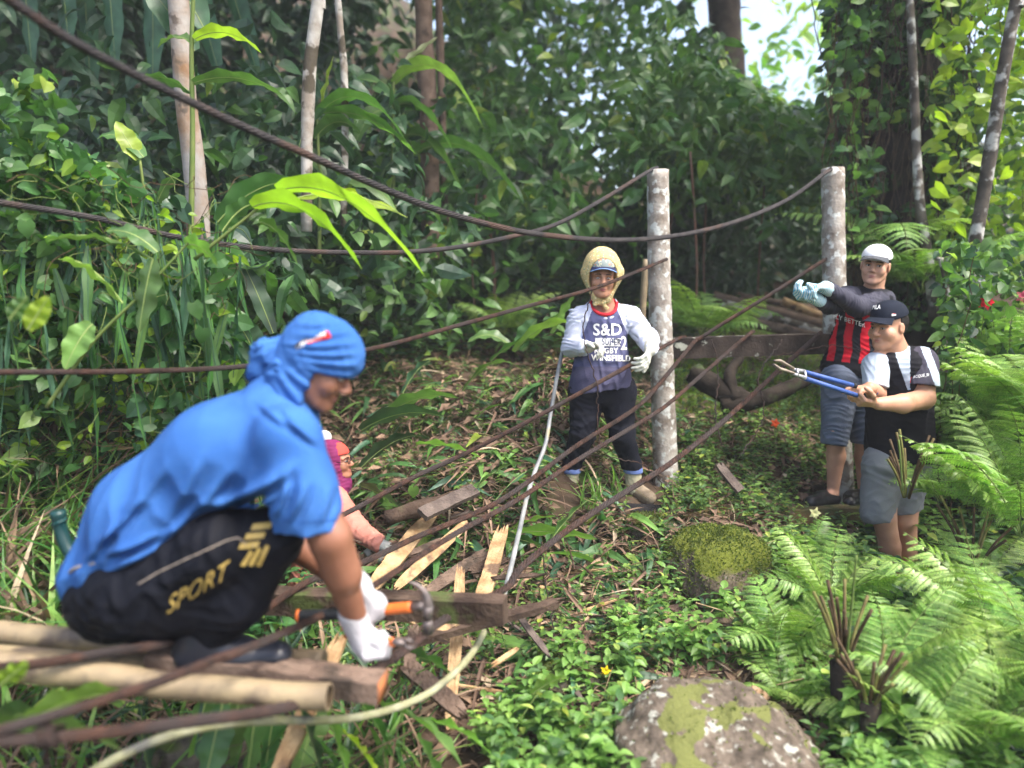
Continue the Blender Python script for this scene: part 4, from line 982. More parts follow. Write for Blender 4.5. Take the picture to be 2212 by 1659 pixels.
cover('vine_bank', 'thick tangle of heart-leaved vines over the left bank', 'vines', [(HE, sm(vb, .05), .045, .10, L_vine, (-1, .1)), (HE, sm(vb2[:2600], -.3), .05, .12, L_dark, (-1, .2)), (OVB, sm(vb2[2600:], -.1), .06, .17, L_dark, (-.8, .4)), (LA, sm(vb2[3600:], -.2), .15, .38, L_mid, (-.9, .2)), (HE, sm(vb3, .0), .05, .09, L_mid, (-1, .1)), (OV, vb[:900], .04, .08, L_yel, (-.6, .3))])
# hanging straps and stems in the bank
g = Geo()
for i in range(190):
    u = rng.uniform(-200, 520); Y = rng.uniform(3.22, 3.8); v0 = rng.uniform(420, 760); p0 = ivec(at(u, v0, Y)); L = rng.uniform(.25, .7); big = rng.uniform(.012, .045)
    big_leaf(g, p0, p0 + (rng.uniform(-.12, .12), rng.uniform(-.1, .1), -L), 0, big, nseg=6, m=int(rng.integers(3)), twist=rng.uniform(0, 3), mm=0)
tag(g.build('strap_leaves', [L_blue, L_mid, L_grass]), 'dark strap-shaped leaves hanging down through the left vine bank', 'hanging leaves', kind='stuff')
g = Geo()
for i in range(150):
    P = scatter_vol(1, (-100, 520), (380, 1000), (3.2, 3.4)); 
    if not len(P): continue
    p = P[0]; q = [p]
    d = rdir(1, -1, .5)[0]
    for _ in range(7): d = d + .6 * rng.standard_normal(3) + (0, 0, -.1); d /= np.linalg.norm(d); q.append(q[-1] + d * .05)
    tube(g, crom(q, .02), .0016, 4, m=int(rng.integers(2)), caps=False)
tag(g.build('vine_stems', [stemm, brstem]), 'thin tangled vine stems on the left bank', 'vine stems', kind='stuff')

# ---- grass
def grass(name, label, P, lo, hi, mats, lean=.5, tpl=BL, hw=1.0, kind='stuff'):
    g = Geo(); k = len(P); D = rdir(k, .7, 1.6) * np.array((lean, lean, 1)); N = rdir(k, .0, .4)
    t2 = (tpl[0] * np.array((hw, 1, 1)), tpl[1]); sel = rng.integers(0, len(mats), k)
    for i in range(len(mats)):
        j = sel == i; g.inst(t2, orient(D[j], N[j], rng.uniform(lo, hi, j.sum())), P[j], m=i)
    return tag(g.build(name, mats, smooth=False), label, 'grass', kind=kind)
def gscatter(n, us, vs, jit=.0, fn=None, clump=0, cr=.06):
    u = rng.uniform(*us, n); v = rng.uniform(*vs, n)
    if fn is not None: k = fn(u, v); u, v = u[k], v[k]
    P = ghit(u, v); P = P[~np.isnan(P[:, 0])]
    if clump:
        P = np.repeat(P, clump, 0) + np.concatenate([cr * rng.standard_normal((len(P) * clump, 2)), np.zeros((len(P) * clump, 1))], 1); P[:, 2] = gz(P[:, 0], P[:, 1])
    pu, pv = px_of(P); bad = np.zeros(len(P), bool)
    for eu, ev, ru, rv in ((1228,1075,60,60),(1385,1085,60,55),(1775,1105,70,45),(1940,1270,60,70)): bad |= (((pu - eu) / ru) ** 2 + ((pv - ev) / rv) ** 2 < 1)
    P = P[~bad]; P[:, 2] += jit * rng.random(len(P)); return P
grass('grass', 'long green grass clumps along the lower left edge', gscatter(300, (-200, 330), (1000, 1500), clump=9), .28, .65, [L_grass, L_bri, L_dry], .6, hw=1.3)
grass('grass', 'grass blades under the bamboo deck at the bottom', gscatter(110, (-100, 900), (1480, 1800), clump=6), .2, .45, [L_grass, L_dark, L_bri, L_dry], .5, hw=1.2)
grass('grass', 'fine green and dry grass on the clearing around the bridge', gscatter(2300, (740, 1900), (760, 1500), clump=3, cr=.04), .05, .15, [L_grass, L_dry, L_mid], .9, hw=1.2)
grass('grass', 'low bright grass patch behind the beam', gscatter(1500, (1440, 1800), (700, 900), clump=4), .06, .16, [L_yel, L_bri], .7)
tuft = ghit([1262, 1290, 1330], [1120, 1100, 1075]); grass('grass', 'tuft of fresh grass between the woman\'s boots', np.repeat(tuft, 12, 0) + .03 * rng.standard_normal((36, 3)) * (1, 1, 0), .15, .32, [L_bri], .35)

# ---- low leafy weeds : one stuff object built of whole plants
def weeds(name, label, P, hlo, hhi, mats, nl=10, tpl=OV, lf=.42):
    g = Geo(); k = len(P); H = rng.uniform(hlo, hhi, k); lean = .25 * rng.standard_normal((k, 3)) * (1, 1, 0) + (0, 0, 1)
    mi = rng.integers(0, len(mats), k)
    for j in range(nl):
        f = .25 + .75 * (j // 2 + 1) / (nl // 2); a = (j % 2) * np.pi + (j // 2) * 1.57 + rng.uniform(-.3, .3, k) + (P[:, 0] * 37) % 6.28
        D = np.stack([np.cos(a), np.sin(a), rng.uniform(-.15, .65, k)], -1); N = rdir(k, .8, 1.5); N[:, :2] *= .3
        S = H * lf * rng.uniform(.6, 1.15, k) * (1.15 - .45 * f); O = P + lean * (H * f)[:, None]
        for m in range(len(mats)):
            s = mi == m; g.inst(tpl, orient(D[s], N[s], S[s]), O[s], m=m)
    sel = rng.choice(k, min(k, 700), replace=False)
    for i in sel: tube(g, [P[i], P[i] + lean[i] * H[i]], .0015, 3, m=len(mats), caps=False)
    return tag(g.build(name, mats + [stemm], smooth=False), label, 'weeds', kind='stuff')
notrock = lambda u, v: ((u - 1555) / 235) ** 2 + ((v - 1690) / 210) ** 2 > 1
moss_ok = lambda u, v: (((u - 1545) / 105) ** 2 + ((v - 1205) / 75) ** 2 > 1)
weeds('ground_weeds', 'bright leafy weeds covering the ground at lower right', gscatter(1500, (1040, 2400), (1330, 1900), fn=lambda u, v: notrock(u, v) & (v > 1330 + np.maximum(0, 1400 - u) * .8)), .09, .22, [L_bri, L_mid, L_bri], 10)
weeds('ground_weeds', 'leafy weeds around the foot of the posts and behind the cables', gscatter(1500, (1430, 1900), (840, 1330), fn=moss_ok), .07, .17, [L_mid, L_bri, L_vine], 8)
weeds('ground_weeds', 'scattered small weeds on the debris bank', gscatter(900, (700, 1440), (760, 1500)), .06, .15, [L_mid, L_vine, L_bri], 8)
weeds('ground_weeds', 'leafy undergrowth at the right edge under the ferns', gscatter(900, (1860, 2500), (820, 1700)), .12, .32, [L_mid, L_bri, L_dark], 12)
weeds('ground_weeds', 'dark leafy weeds under the left vines', gscatter(600, (-300, 700), (1000, 1450)), .10, .28, [L_mid, L_dark, L_vine], 10)
weeds('ground_weeds', 'leafy weeds on the slope behind the debris bank', gscatter(1000, (600, 1500), (600, 790)), .15, .4, [L_dark, L_mid, L_vine], 10)

# ---- dead leaves, twigs
def litter(name, label, P, mats, lo=.03, hi=.14):
    g = Geo(); k = len(P); a = rng.uniform(0, 6.28, k); D = np.stack([np.cos(a), np.sin(a), rng.uniform(-.15, .35, k)], -1); N = rdir(k, .8, 2); sel = rng.integers(0, 3, k)
    for i, t in enumerate((leaf('blade', 3, .07, .3, .3), OV2, leaf('lance', 4, .2, .5, .6))):
        j = sel == i; g.inst(t, orient(D[j], N[j], rng.uniform(lo, hi, j.sum()) * (1.5 if i == 0 else .8)), P[j] + (0, 0, .012), m=i % len(mats))
    return tag(g.build(name, mats, smooth=False), label, 'leaf litter', kind='stuff')
litter('leaf_litter', 'dry leaves, husks and straw over the debris bank and clearing', gscatter(17000, (680, 1900), (730, 1620), jit=.06), [L_dry, L_dry, L_dry], .03, .17)
litter('leaf_litter', 'dry leaves and straw on the shaded slope behind', gscatter(2500, (500, 1500), (560, 760), jit=.04), [L_dry], .06, .2)
litter('leaf_litter', 'dead leaves under the deck and grass at the lower left', gscatter(1500, (-200, 1100), (1300, 1800), jit=.05), [L_dry], .04, .12)
g = Geo(); P = gscatter(2600, (700, 1700), (760, 1620))
for p in P:
    d = rdir(1, -.1, .7)[0]; L = rng.uniform(.05, .28); tube(g, [p, p + d * L * .5 + .02 * rng.standard_normal(3), p + d * L], rng.uniform(.001, .0028), 4, m=int(rng.integers(3)), caps=False)
tag(g.build('twigs', [mat('pale straw', (.42, .32, .19), (.25, .17, .10), 20, .9), brstem, mat('dark root', (.05, .03, .022), rough=.9)]), 'tangle of straw, twigs and thin roots over the clearing', 'twigs', kind='stuff')
g = Geo()                                                                # roots hanging off the cut bank
for i in range(260):
    p = ghit(np.array([rng.uniform(900, 1235)]), np.array([rng.uniform(740, 1010)]))[0]
    if np.isnan(p[0]): continue
    q = [p + (0, -.03, .03)]
    for _ in range(4): q.append(q[-1] + np.array((rng.uniform(-.05, .05), rng.uniform(-.04, .0), rng.uniform(-.07, .0))))
    tube(g, crom(q, .03), rng.uniform(.0012, .003), 4, caps=False)
tag(g.build('hanging_roots', mat('root brown', (.13, .08, .055), (.24, .17, .12), 30, .9)), 'thin brown roots hanging off the cut bank left of the woman', 'roots', kind='stuff')
g = Geo(); g.inst(leaf('ovate', 12, .85, -.35, .35, .09, cols=7), orient(np.array([(-.35, -.2, 1.0)]), np.array([(.2, -1, .2)]), np.array([.115])), np.array([list(at(1650,1540,2.78))]))
tag(g.build('dead_leaf', leafmat('tan dead leaf', (.42, .24, .14), (.46, .28, .17), .2, .7)), 'large curled tan dead leaf standing behind the boulder', 'leaf')

P = gscatter(1500, (680, 1500), (745, 1500), jit=.05); k = len(P); g = Geo(); sel = rng.integers(0, 4, k); D = rdir(k, -.2, .7); LL = leaf('lance', 7, .16, .3, .7, .01)
for i, m_ in enumerate((L_vine, L_mid, L_blue, L_bri)):
    j = sel == i; g.inst(LL, orient(D[j], rdir(j.sum(), .6, 2), rng.uniform(.07, .30, j.sum())), P[j] + (0, 0, .02), m=i)
tag(g.build('cut_leaves', [L_vine, L_mid, L_blue, L_bri], smooth=False), 'slashed green leaves and blades strewn over the debris bank', 'cut leaves', kind='stuff')
P = gscatter(650, (680, 1500), (745, 1560), jit=.06); k = len(P); g = Geo(); D = rdir(k, -.15, .9); LD = leaf('blade', 7, .06, .5, .9)
g.inst(LD, orient(D, rdir(k, .3, 2), rng.uniform(.12, .42, k)), P + (0, 0, .02)); tag(g.build('dry_stalks', L_dry, smooth=False), 'long dry stalks and husks bristling from the debris bank', 'dry stalks', kind='stuff')
P = gscatter(170, (790, 1260), (1090, 1560), jit=.05); g = Geo(); D = rdir(len(P), -.15, .5)
for p, d in zip(P, D):
    L = rng.uniform(.08, .34); w_ = rng.uniform(.008, .026); d = d / np.linalg.norm(d); sx_ = np.cross(d, (0, 0, 1)); sx_ /= np.linalg.norm(sx_); n_ = np.cross(sx_, d); V = []
    for t in np.linspace(0, 1, 6):
        ww = w_ * (1 - .7 * max(0, t - .6) / .4) * (1 - .5 * max(0, .2 - t) / .2) * rng.uniform(.8, 1.2)
        for a, c in ((-1, -1), (1, -1), (1, 1), (-1, 1)): V.append(p + d * L * t + sx_ * a * ww / 2 + n_ * (c * .004 + .008))
    Q = [(4 * i + j, 4 * i + (j + 1) % 4, 4 * i + 4 + (j + 1) % 4, 4 * i + 4 + j) for i in range(5) for j in range(4)] + [(3, 2, 1, 0), (20, 21, 22, 23)]
    g.add(V, Q, m=int(rng.integers(4)))
tag(g.build('wood_scraps', [split, brownp, rotten, greyp], smooth=False), 'splinters and small wood scraps scattered through the debris heap', 'wood scraps', kind='stuff')
# ---- flowers
def flower(label, u, v, Y, r_, m, n=5, name='flower', cat='flower'):
    g = Geo(); c = ivec(at(u, v, Y)); k = n
    for ring in (0, 1):
        a = np.linspace(0, 6.28, k, endpoint=False) + ring * .6; D = np.stack([np.cos(a), -np.full(k, .35 + ring * .5), np.sin(a)], -1)
        g.inst(OVB, orient(D, np.tile((0, -1.0, .1), (k, 1)), np.full(k, r_ * (1 - .25 * ring))), np.tile(c, (k, 1)))
    tube(g, [c, c + (.01, .03, -.08), c + (.02, .05, -.2)], .003, 5, m=1); tag(g.build(name, [m, stemm]), label, cat)
redf = mat('red petals', (.62, .012, .03), rough=.6)
flower('red hibiscus flower near the right edge above the ferns', 2130, 652, 4.6, .055, redf); flower('blurred pink flower at the right edge', 2208, 640, 5.2, .05, mat('pink petals', (.7, .12, .2), rough=.6))
flower('tiny orange-red flower in the weeds right of the left post', 1674, 914, 5.0, .035, mat('orange petals', (.75, .10, .03), rough=.6)); flower('pale yellow blossom in the ferns below the black clog', 1760, 1108, 4.35, .04, mat('cream petals', (.75, .72, .35), rough=.6))
flower('small yellow flower bud in the weeds at the bottom centre', 1308, 1448, 3.0, .025, mat('yellow petals', (.8, .6, .02), rough=.6))

# ---- trees
def tree(label, pts, r0, r1, m, crown=None, name='tree', group=None, wob=.03, leafm=None, cs=.16, cn=260, cr=1.3):
    P = crom([at(*p) for p in pts], .12); b = P[0] if P[0][2] < P[-1][2] else P[-1]
    root = empty(name, Vector(b), label, 'tree', group); g = Geo(); tube(g, P, np.linspace(r0, r1, len(P)) * (1 + .08 * vnoise(P, 4, 3)), 14, wob=wob); g.build('trunk', m, root)
    top = P[-1] if P[-1][2] > P[0][2] else P[0]
    tops = [top + (0, 0, 1.9)] if crown is None else [ivec(c) for c in crown]
    g = Geo()
    for c in tops:
        tube(g, crom([top - (0, 0, .3), (top + c) / 2 + (0, 0, .1), c], .2), min(r0, r1) * .45, 6, m=1)
        for _ in range(9):
            e = c + cr * .8 * rng.standard_normal(3) * (1, 1, .6); tube(g, [c, (c + e) / 2 + (0, 0, .08), e], .018, 5, m=1)
            k = cn // 9; O = e + .28 * cr * rng.standard_normal((k, 3)); g.inst(OV, orient(rdir(k, -.9, .3), rdir(k, .2, 1.5), rng.uniform(.6 * cs, 1.3 * cs, k)), O)
    g.build('crown', [leafm or L_dark, m], root, smooth=False); return root
tree('white and orange barked tree left of centre, its lower trunk bare', [(432,600,4.9),(425,420,4.9),(412,300,4.9),(400,200,4.9),(380,-80,4.9)], .075, .055, orangeb, cn=700)
tree('pale blotched trunk at the top left of centre', [(662,500,5.15),(664,260,5.15),(672,120,5.15),(688,0,5.15),(695,-90,5.15)], .036, .042, birch, cn=700)
tree('thin leaning grey trunk right of the blotched one', [(742,500,5.6),(745,200,5.6),(735,60,5.6),(722,-90,5.6)], .026, .024, birch, cn=500)
tree('straight brown trunk in the middle distance', [(930,560,7.2),(928,300,7.2),(918,100,7.2),(910,-90,7.2)], .085, .08, brownp, cn=700)
tree('slim grey trunk beside the straight brown one', [(965,560,7.8),(952,150,7.8),(945,-90,7.8)], .04, .035, brownp, cn=500)
tree('dark thick trunk at the top right of centre', [(1580,560,11.5),(1570,150,11.5),(1560,-90,11.5)], .26, .22, darkb, cn=900, crown=[(2.0,12,6.5)])
tree('leaning slender tree with white-blotched bark at the right edge', [(2080,700,5.7),(2100,560,5.65),(2128,400,5.6),(2160,200,5.5),(2190,30,5.45),(2215,-90,5.4)], .050, .040, mat('blotched grey bark', (.05, .042, .035), (.13, .11, .09), 9, .9, .5, 50, c3=(.44, .43, .40), s3=10, t3=(.50, .60)), leafm=L_mid, crown=[(5.8,6.4,6.6)], cn=700)
tree('slim pale trunk between the vine-clad tree and the leaning tree', [(2018,700,6.1),(2005,560,6.1),(1985,420,6.15),(1975,200,6.2),(1960,-90,6.2)], .04, .028, MATS['blotched grey bark'], cn=300, crown=[(3.2,7.2,5.6)])
vt = tree('massive dark trunk wrapped in hanging vines behind the white cap', [(1950,760,7.0),(1945,500,7.0),(1940,250,7.0),(1925,-120,7.0)], .42, .36, darkb, crown=[(4.6,8.0,6.5)], cn=1100, wob=.08, cr=1.3)
def vinesleeve(n, c0, c1, rad, Yc):
    t = rng.random(n); a = rng.uniform(-np.pi, 0, n) * 1.1 + .15; p0, p1 = ivec(at(*c0)), ivec(at(*c1)); rr = rad * rng.uniform(.85, 1.35, n)
    return p0 + (p1 - p0) * t[:, None] + np.stack([np.cos(a) * rr, np.sin(a) * rr * .9, 0 * t], -1)
g = Geo(); Pv = vinesleeve(5200, (1950,700,7), (1930,-120,7), .46, 7); k = vnoise(Pv, 3, 4) > -.15; Pv = Pv[k]
g.inst(HE, orient(rdir(len(Pv), -1, .1), rdir(len(Pv), -.2, .8) + (0, -.6, 0), rng.uniform(.05, .13, len(Pv))), Pv, m=0)
for i in range(240):
    p = vinesleeve(1, (1950,500,7), (1930,-120,7), .5, 7)[0]; q = [p]
    for _ in range(8): q.append(q[-1] + np.array((rng.uniform(-.04, .04), rng.uniform(-.03, .02), -rng.uniform(.06, .16))))
    tube(g, crom(q, .06), rng.uniform(.002, .006), 4, m=1, caps=False)
w_ = g.build('climbing_vines', [leafmat('shaded vine leaves', (.03, .085, .03), (.075, .17, .045), .3, c3=(.22, .32, .05), p3=.93), mat('vine bark', (.10, .07, .05), (.05, .035, .03), 20, .9)], vt, smooth=False)
g = Geo()
for u, v, Y, s in ((1808,60,6.4,.25),(1842,88,6.35,.22),(2045,40,6.3,.28)):
    pass
def curtain(name, label, n, us, vs, Ys, mats, lo, hi, seed, th=-.1, nst=60):
    g = Geo(); P = scatter_vol(n, us, vs, Ys); P = P[vnoise(P * (1, 1, .35), 3.5, seed) > th]; sel = rng.integers(0, len(mats), len(P))
    for i in range(len(mats)):
        j = sel == i; g.inst(HE if i % 2 == 0 else OVB, orient(rdir(j.sum(), -1, .1), rdir(j.sum(), -.2, .8), rng.uniform(lo, hi, j.sum())), P[j], m=i)
    for p in P[:nst]:
        q = [p]
        for _ in range(7): q.append(q[-1] + np.array((rng.uniform(-.05, .05), rng.uniform(-.03, .03), -rng.uniform(.08, .2))))
        tube(g, crom(q, .07), .003, 4, m=len(mats), caps=False)
    return tag(g.build(name, mats + [brstem], smooth=False), label, 'vines', kind='stuff')
curtain('vine_curtain', 'sunlit yellow-green vine leaves hanging at the upper right edge', 5200, (2010, 2700), (-250, 620), (6.0, 7.6), [L_yel, L_bri, L_yel, L_mid], .07, .15, 3, -.35)  # backlight put into the colour by a larger share of yellow-green leaves
curtain('vine_curtain', 'leafy shrub mass at the right edge around the hibiscus', 5600, (2030, 2600), (520, 960), (4.5, 6.0), [L_mid, L_bri, L_vine, L_dark], .05, .11, 5, -.4)
curtain('vine_curtain', 'vines hanging from the left side of the vine-clad trunk', 900, (1790, 1900), (-50, 560), (6.3, 7.0), [L_mid, L_dark, L_bri], .06, .13, 7, -.1)

# ---- forest behind : foliage masses
BIG = leaf('ovate', 4, .42, .25, .5, .02)
def forest(name, label, jobs, hue=None):
    g = Geo(); mats = []
    for n, us, vs, Ys, lo, hi, m, th, seed in jobs:
        if m not in mats: mats.append(m)
        C = scatter_vol(n // 12, us, vs, Ys); C = C[vnoise(C, .9, seed) > th]; C = np.repeat(C, 12, 0) + .28 * rng.standard_normal((len(C) * 12, 3)) * (1, 1, .7)
        pu, pv = px_of(C); C = C[~((pu > 1560) & (pu < 1900) & (pv < 250 - abs(pu - 1740) * .6) & (C[:, 1] < 14))] if 'gap' not in label else C
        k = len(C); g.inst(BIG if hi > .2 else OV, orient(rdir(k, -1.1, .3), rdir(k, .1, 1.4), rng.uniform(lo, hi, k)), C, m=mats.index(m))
    return tag(g.build(name, mats, smooth=False), label, 'forest', kind='stuff')
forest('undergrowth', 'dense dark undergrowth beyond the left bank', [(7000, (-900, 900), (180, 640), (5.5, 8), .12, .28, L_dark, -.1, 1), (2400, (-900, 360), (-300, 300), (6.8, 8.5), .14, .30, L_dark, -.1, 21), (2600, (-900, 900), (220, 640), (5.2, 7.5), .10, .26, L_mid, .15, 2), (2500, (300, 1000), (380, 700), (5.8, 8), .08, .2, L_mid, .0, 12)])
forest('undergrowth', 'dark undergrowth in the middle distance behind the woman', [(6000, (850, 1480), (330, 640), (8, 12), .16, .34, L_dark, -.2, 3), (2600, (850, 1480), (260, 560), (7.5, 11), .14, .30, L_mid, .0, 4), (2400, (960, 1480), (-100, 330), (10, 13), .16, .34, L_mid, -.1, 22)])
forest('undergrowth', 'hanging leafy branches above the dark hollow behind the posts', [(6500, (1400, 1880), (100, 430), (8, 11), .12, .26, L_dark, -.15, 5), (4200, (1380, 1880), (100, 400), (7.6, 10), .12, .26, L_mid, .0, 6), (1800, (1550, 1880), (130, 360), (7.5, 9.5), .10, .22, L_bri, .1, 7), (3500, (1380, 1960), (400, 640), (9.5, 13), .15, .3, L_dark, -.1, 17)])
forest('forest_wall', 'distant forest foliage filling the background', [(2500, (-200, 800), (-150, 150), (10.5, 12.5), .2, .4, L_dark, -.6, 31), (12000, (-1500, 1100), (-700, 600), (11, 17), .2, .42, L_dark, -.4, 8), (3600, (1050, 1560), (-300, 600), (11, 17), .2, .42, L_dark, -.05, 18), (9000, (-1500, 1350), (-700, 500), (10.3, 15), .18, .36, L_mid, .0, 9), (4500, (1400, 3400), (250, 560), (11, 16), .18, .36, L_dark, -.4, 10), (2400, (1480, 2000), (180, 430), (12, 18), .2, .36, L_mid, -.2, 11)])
forest('forest_wall', 'sunlit yellow-green foliage in the bright gap at the top', [(900, (1560, 2050), (-60, 300), (14, 22), .2, .4, L_yel, .1, 13), (900, (1560, 2050), (80, 320), (13, 20), .2, .4, L_bri, -.1, 14)])  # sunlight put into the colour through lighter leaf materials
g = Geo(); n_ = 5500; C = np.stack([rng.uniform(-11, 4.2, n_), rng.uniform(5.6, 16, n_), rng.uniform(4.8, 6.6, n_)], -1); C[:, 2] += np.clip(C[:, 1] - 9, 0, 9) * .62; C = C[vnoise(C, .9, 15) > -.2]
C = C[~((C[:, 0] / C[:, 1] > .28) & (C[:, 1] > 9))]
g.inst(BIG, orient(rdir(len(C), -.5, .3), rdir(len(C), .6, 1.5), rng.uniform(.26, .5, len(C))), C)
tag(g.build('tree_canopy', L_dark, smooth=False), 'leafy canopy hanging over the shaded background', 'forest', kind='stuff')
# dark hollow: shaded creepers and thin stems
g = Geo()
for u in (1505, 1520, 1640, 1440, 640, 612, 492, 700, 790, 1020, 1065):
    Y = rng.uniform(6.5, 8.5); tube(g, crom([at(u + rng.uniform(-20, 20), rng.uniform(280, 480), Y), at(u, 560, Y), at(u + rng.uniform(-8, 8), 690, Y)], .1), rng.uniform(.008, .022), 6)
tag(g.build('thin_stems', mat('reddish stem', (.14, .07, .05), (.10, .07, .05), 9, .8)), 'thin bare reddish stems standing in the shade behind the clearing', 'stems', kind='stuff')

# ================================================================== TOOLS AND SMALL THINGS
# shovel
root = empty('shovel', Vector(at(2060,770,5.6)), 'rusty shovel leaning blade down behind the navy-capped man', 'shovel')
g = Geo(); tube(g, crom([at(2032,560,5.6), at(2048,640,5.6), at(2062,730,5.6)], .05), .017, 8); tube(g, [at(2020,558,5.6), at(2046,562,5.6)], .014, 8); g.build('shaft', birch, root)
a, b = ivec(at(2062,725,5.6)), ivec(at(2072,805,5.55)); g = Geo(); V = []; 
for i in range(9):
    t = i / 8; w0 = .085 * (1 if t < .75 else math.sqrt(max(0, 1 - ((t - .75) / .25) ** 2)) * .9 + .02) * (.75 + .25 * min(1, t * 3))
    for c in (-1, -.5, 0, .5, 1): V.append(a + (b - a) * t + np.array((c * w0, -.03 * (1 - c * c), 0)))
Q = [(i * 5 + j, i * 5 + j + 1, (i + 1) * 5 + j + 1, (i + 1) * 5 + j) for i in range(8) for j in range(4)]; V = np.array(V)
V = np.vstack([V, V + (0, .004, 0)]); Q = np.vstack([Q, np.array(Q)[:, ::-1] + 45]); g.add(V, Q); g.build('blade', mat('rusty shovel blade', (.34, .29, .25), (.42, .36, .31), 8, .7, .3), root)
# bolt cutter
root = empty('bolt_cutter', Vector(at(1780,822,4.08)), 'blue-handled bolt cutter held out by the man in the navy cap', 'bolt cutter')
bl = mat('worn blue steel tube', (.03, .075, .26), (.045, .10, .32), 40, .45, .2, 200); st = mat('worn bare steel', (.30, .30, .31), (.45, .45, .46), 25, .35, .2, 120, metal=.6); js = mat('dusty tan steel jaw', (.36, .30, .24), (.20, .16, .13), 18, .6, .3, metal=.3)
for (A, B) in (((1736,803,3.98),(1845,833,4.08)), ((1738,817,3.95),(1860,857,4.08))):
    g = Geo(); a, b = ivec(at(*A)), ivec(at(*B)); e = b + (b - a) * .10; tube(g, [a, (a + b) / 2, b], .0125, 12); g.build('handle', bl, root)
    g = Geo(); tube(g, [b - (b - a) * .03, b + (b - a) * .04], .0135, 10); g.build('grip', mat('black rubber grip', (.02, .02, .022), rough=.7), root)
g = Geo(); a, b = ivec(at(1868,840,4.12)), ivec(at(1893,849,4.16)); tube(g, [a, b], .0125, 10); g.build('handle_end', bl, root)
g = Geo()
for (A, B, r1, r2) in (((1708,797,3.95),(1738,803,3.98),.008,.013), ((1708,806,3.94),(1740,817,3.95),.008,.013), ((1722,796,3.95),(1724,815,3.94),.008,.008), ((1738,800,3.97),(1742,819,3.95),.007,.007)): tube(g, [at(*A), at(*B)], [r1, r2], 8)
g.build('hinge', st, root)
for s_ in (-1, 1):
    g = Geo(); tube(g, [at(1714,801 + 5 * s_,3.94), at(1696,793 + 7 * s_,3.92), at(1684,788 + 9 * s_,3.9), at(1672,783 + 4 * s_,3.88)], [.011, .014, .015, .008], 8, flat=.6); g.build('jaw', js, root)
# hammer in the far hand of the squatting man
root = empty('hammer', Vector(at(780,1315,2.2)), 'claw hammer with black and orange handle in the squatting man\'s gloved hand', 'hammer')
g = Geo(); tube(g, crom([at(644,1330,2.24), at(700,1328,2.23), at(735,1326,2.22), at(800,1320,2.2)], .01), [.0175] * len(crom([at(644,1330,2.24), at(700,1328,2.23), at(735,1326,2.22), at(800,1320,2.2)], .01)), 12); g.build('rubber_grip', mat('black rubber grip2', (.02, .022, .026), rough=.6), root)
g = Geo(); tube(g, crom([at(790,1321,2.2), at(838,1316,2.19), at(865,1313,2.18), at(889,1311,2.17)], .01), .0162, 12); g.build('orange_sleeve', mat('orange plastic', (.72, .17, .03), (.62, .13, .02), 30, .5), root)
g = Geo(); tube(g, [at(641,1330,2.24), at(647,1330,2.24)], .019, 12); g.build('orange_ring', MATS['orange plastic'], root)
hs_ = mat('dark tool steel', (.10, .09, .09), (.16, .13, .12), 30, .45, .3, metal=.5)
g = Geo(); tube(g, [at(888,1311,2.17), at(905,1309,2.165), at(918,1308,2.16)], [.0125, .014, .017], 12)
pts = crom([at(881,1257,2.16), at(897,1262,2.16), at(911,1273,2.16), at(921,1290,2.16), at(924,1310,2.16)], .006); tube(g, pts, np.linspace(.003, .018, len(pts)), 10)
tube(g, [at(924,1308,2.16), at(924,1325,2.16), at(924,1340,2.16)], [.0185, .014, .013], 12); tube(g, [at(924,1340,2.16), at(924,1342,2.16), at(924,1368,2.16)], [.0135, .0165, .0165], 12); g.build('claw_head', hs_, root)
# pliers in the near hand
root = empty('pliers', Vector(at(860,1390,2.05)), 'orange-handled pliers gripping the cable under the near glove', 'pliers')
orp = MATS['orange plastic']
for k_, (A, B, C_) in enumerate((((738,1356,2.16),(790,1372,2.14),(850,1384,2.09)), ((744,1372,2.16),(795,1385,2.14),(850,1391,2.09)))):
    g = Geo(); tube(g, crom([at(*A), at(*B), at(*C_)], .01), .0085, 8); g.build('handle', orp, root)
g = Geo(); tube(g, [at(848,1386,2.06), at(862,1386,2.06), at(876,1388,2.06)], [.012, .017, .014], 10, flat=.6)
tube(g, [at(872,1384,2.06), at(884,1381,2.06), at(893,1388,2.06)], [.010, .008, .004], 8, flat=.6); tube(g, [at(872,1392,2.06), at(884,1399,2.06), at(895,1398,2.06)], [.010, .008, .004], 8, flat=.6); g.build('jaws', hs_, root)
# knife in a green sheath behind the squatting man
root = empty('sheathed_knife', Vector(at(150,1180,2.3)), 'dark green knife handle sticking up behind the squatting man\'s back', 'knife')
g = Geo(); P = crom([at(125,1103,2.32), at(130,1140,2.32), at(143,1178,2.31), at(165,1215,2.3), at(185,1250,2.3)], .01); tube(g, P, np.r_[.021, .024, .023, np.full(len(P) - 3, .021)], 14); g.build('handle', mat('dark green plastic', (.004, .030, .032), (.008, .042, .04), 20, .35), root)
g = Geo(); tube(g, [at(127,1125,2.32), at(129,1129,2.32)], .0245, 14); g.build('ferrule', mat('teal band', (.01, .06, .06), rough=.5), root)
# white helmet-like cap seen above the magenta scarf
g = Sdf(at(660,900,5.2) - Vector((.2,.2,.2)), at(740,980,5.2) + Vector((.2,.2,.2)), .006); c_ = ivec(at(699,945,5.2)); g.ell(c_, (.055, .06, .05), None, .01); g.cap(c_ + (.02, -.02, -.045), c_ + (.03, -.04, -.05), .035, .03, .02); g.cut(c_ + (0, 0, -.06), (0, 0, -1))
tag(sdf_obj('white_cap', g, mat('white plastic', (.62, .62, .60), rough=.6), None), 'small white cap seen just above the magenta headscarf', 'bag')
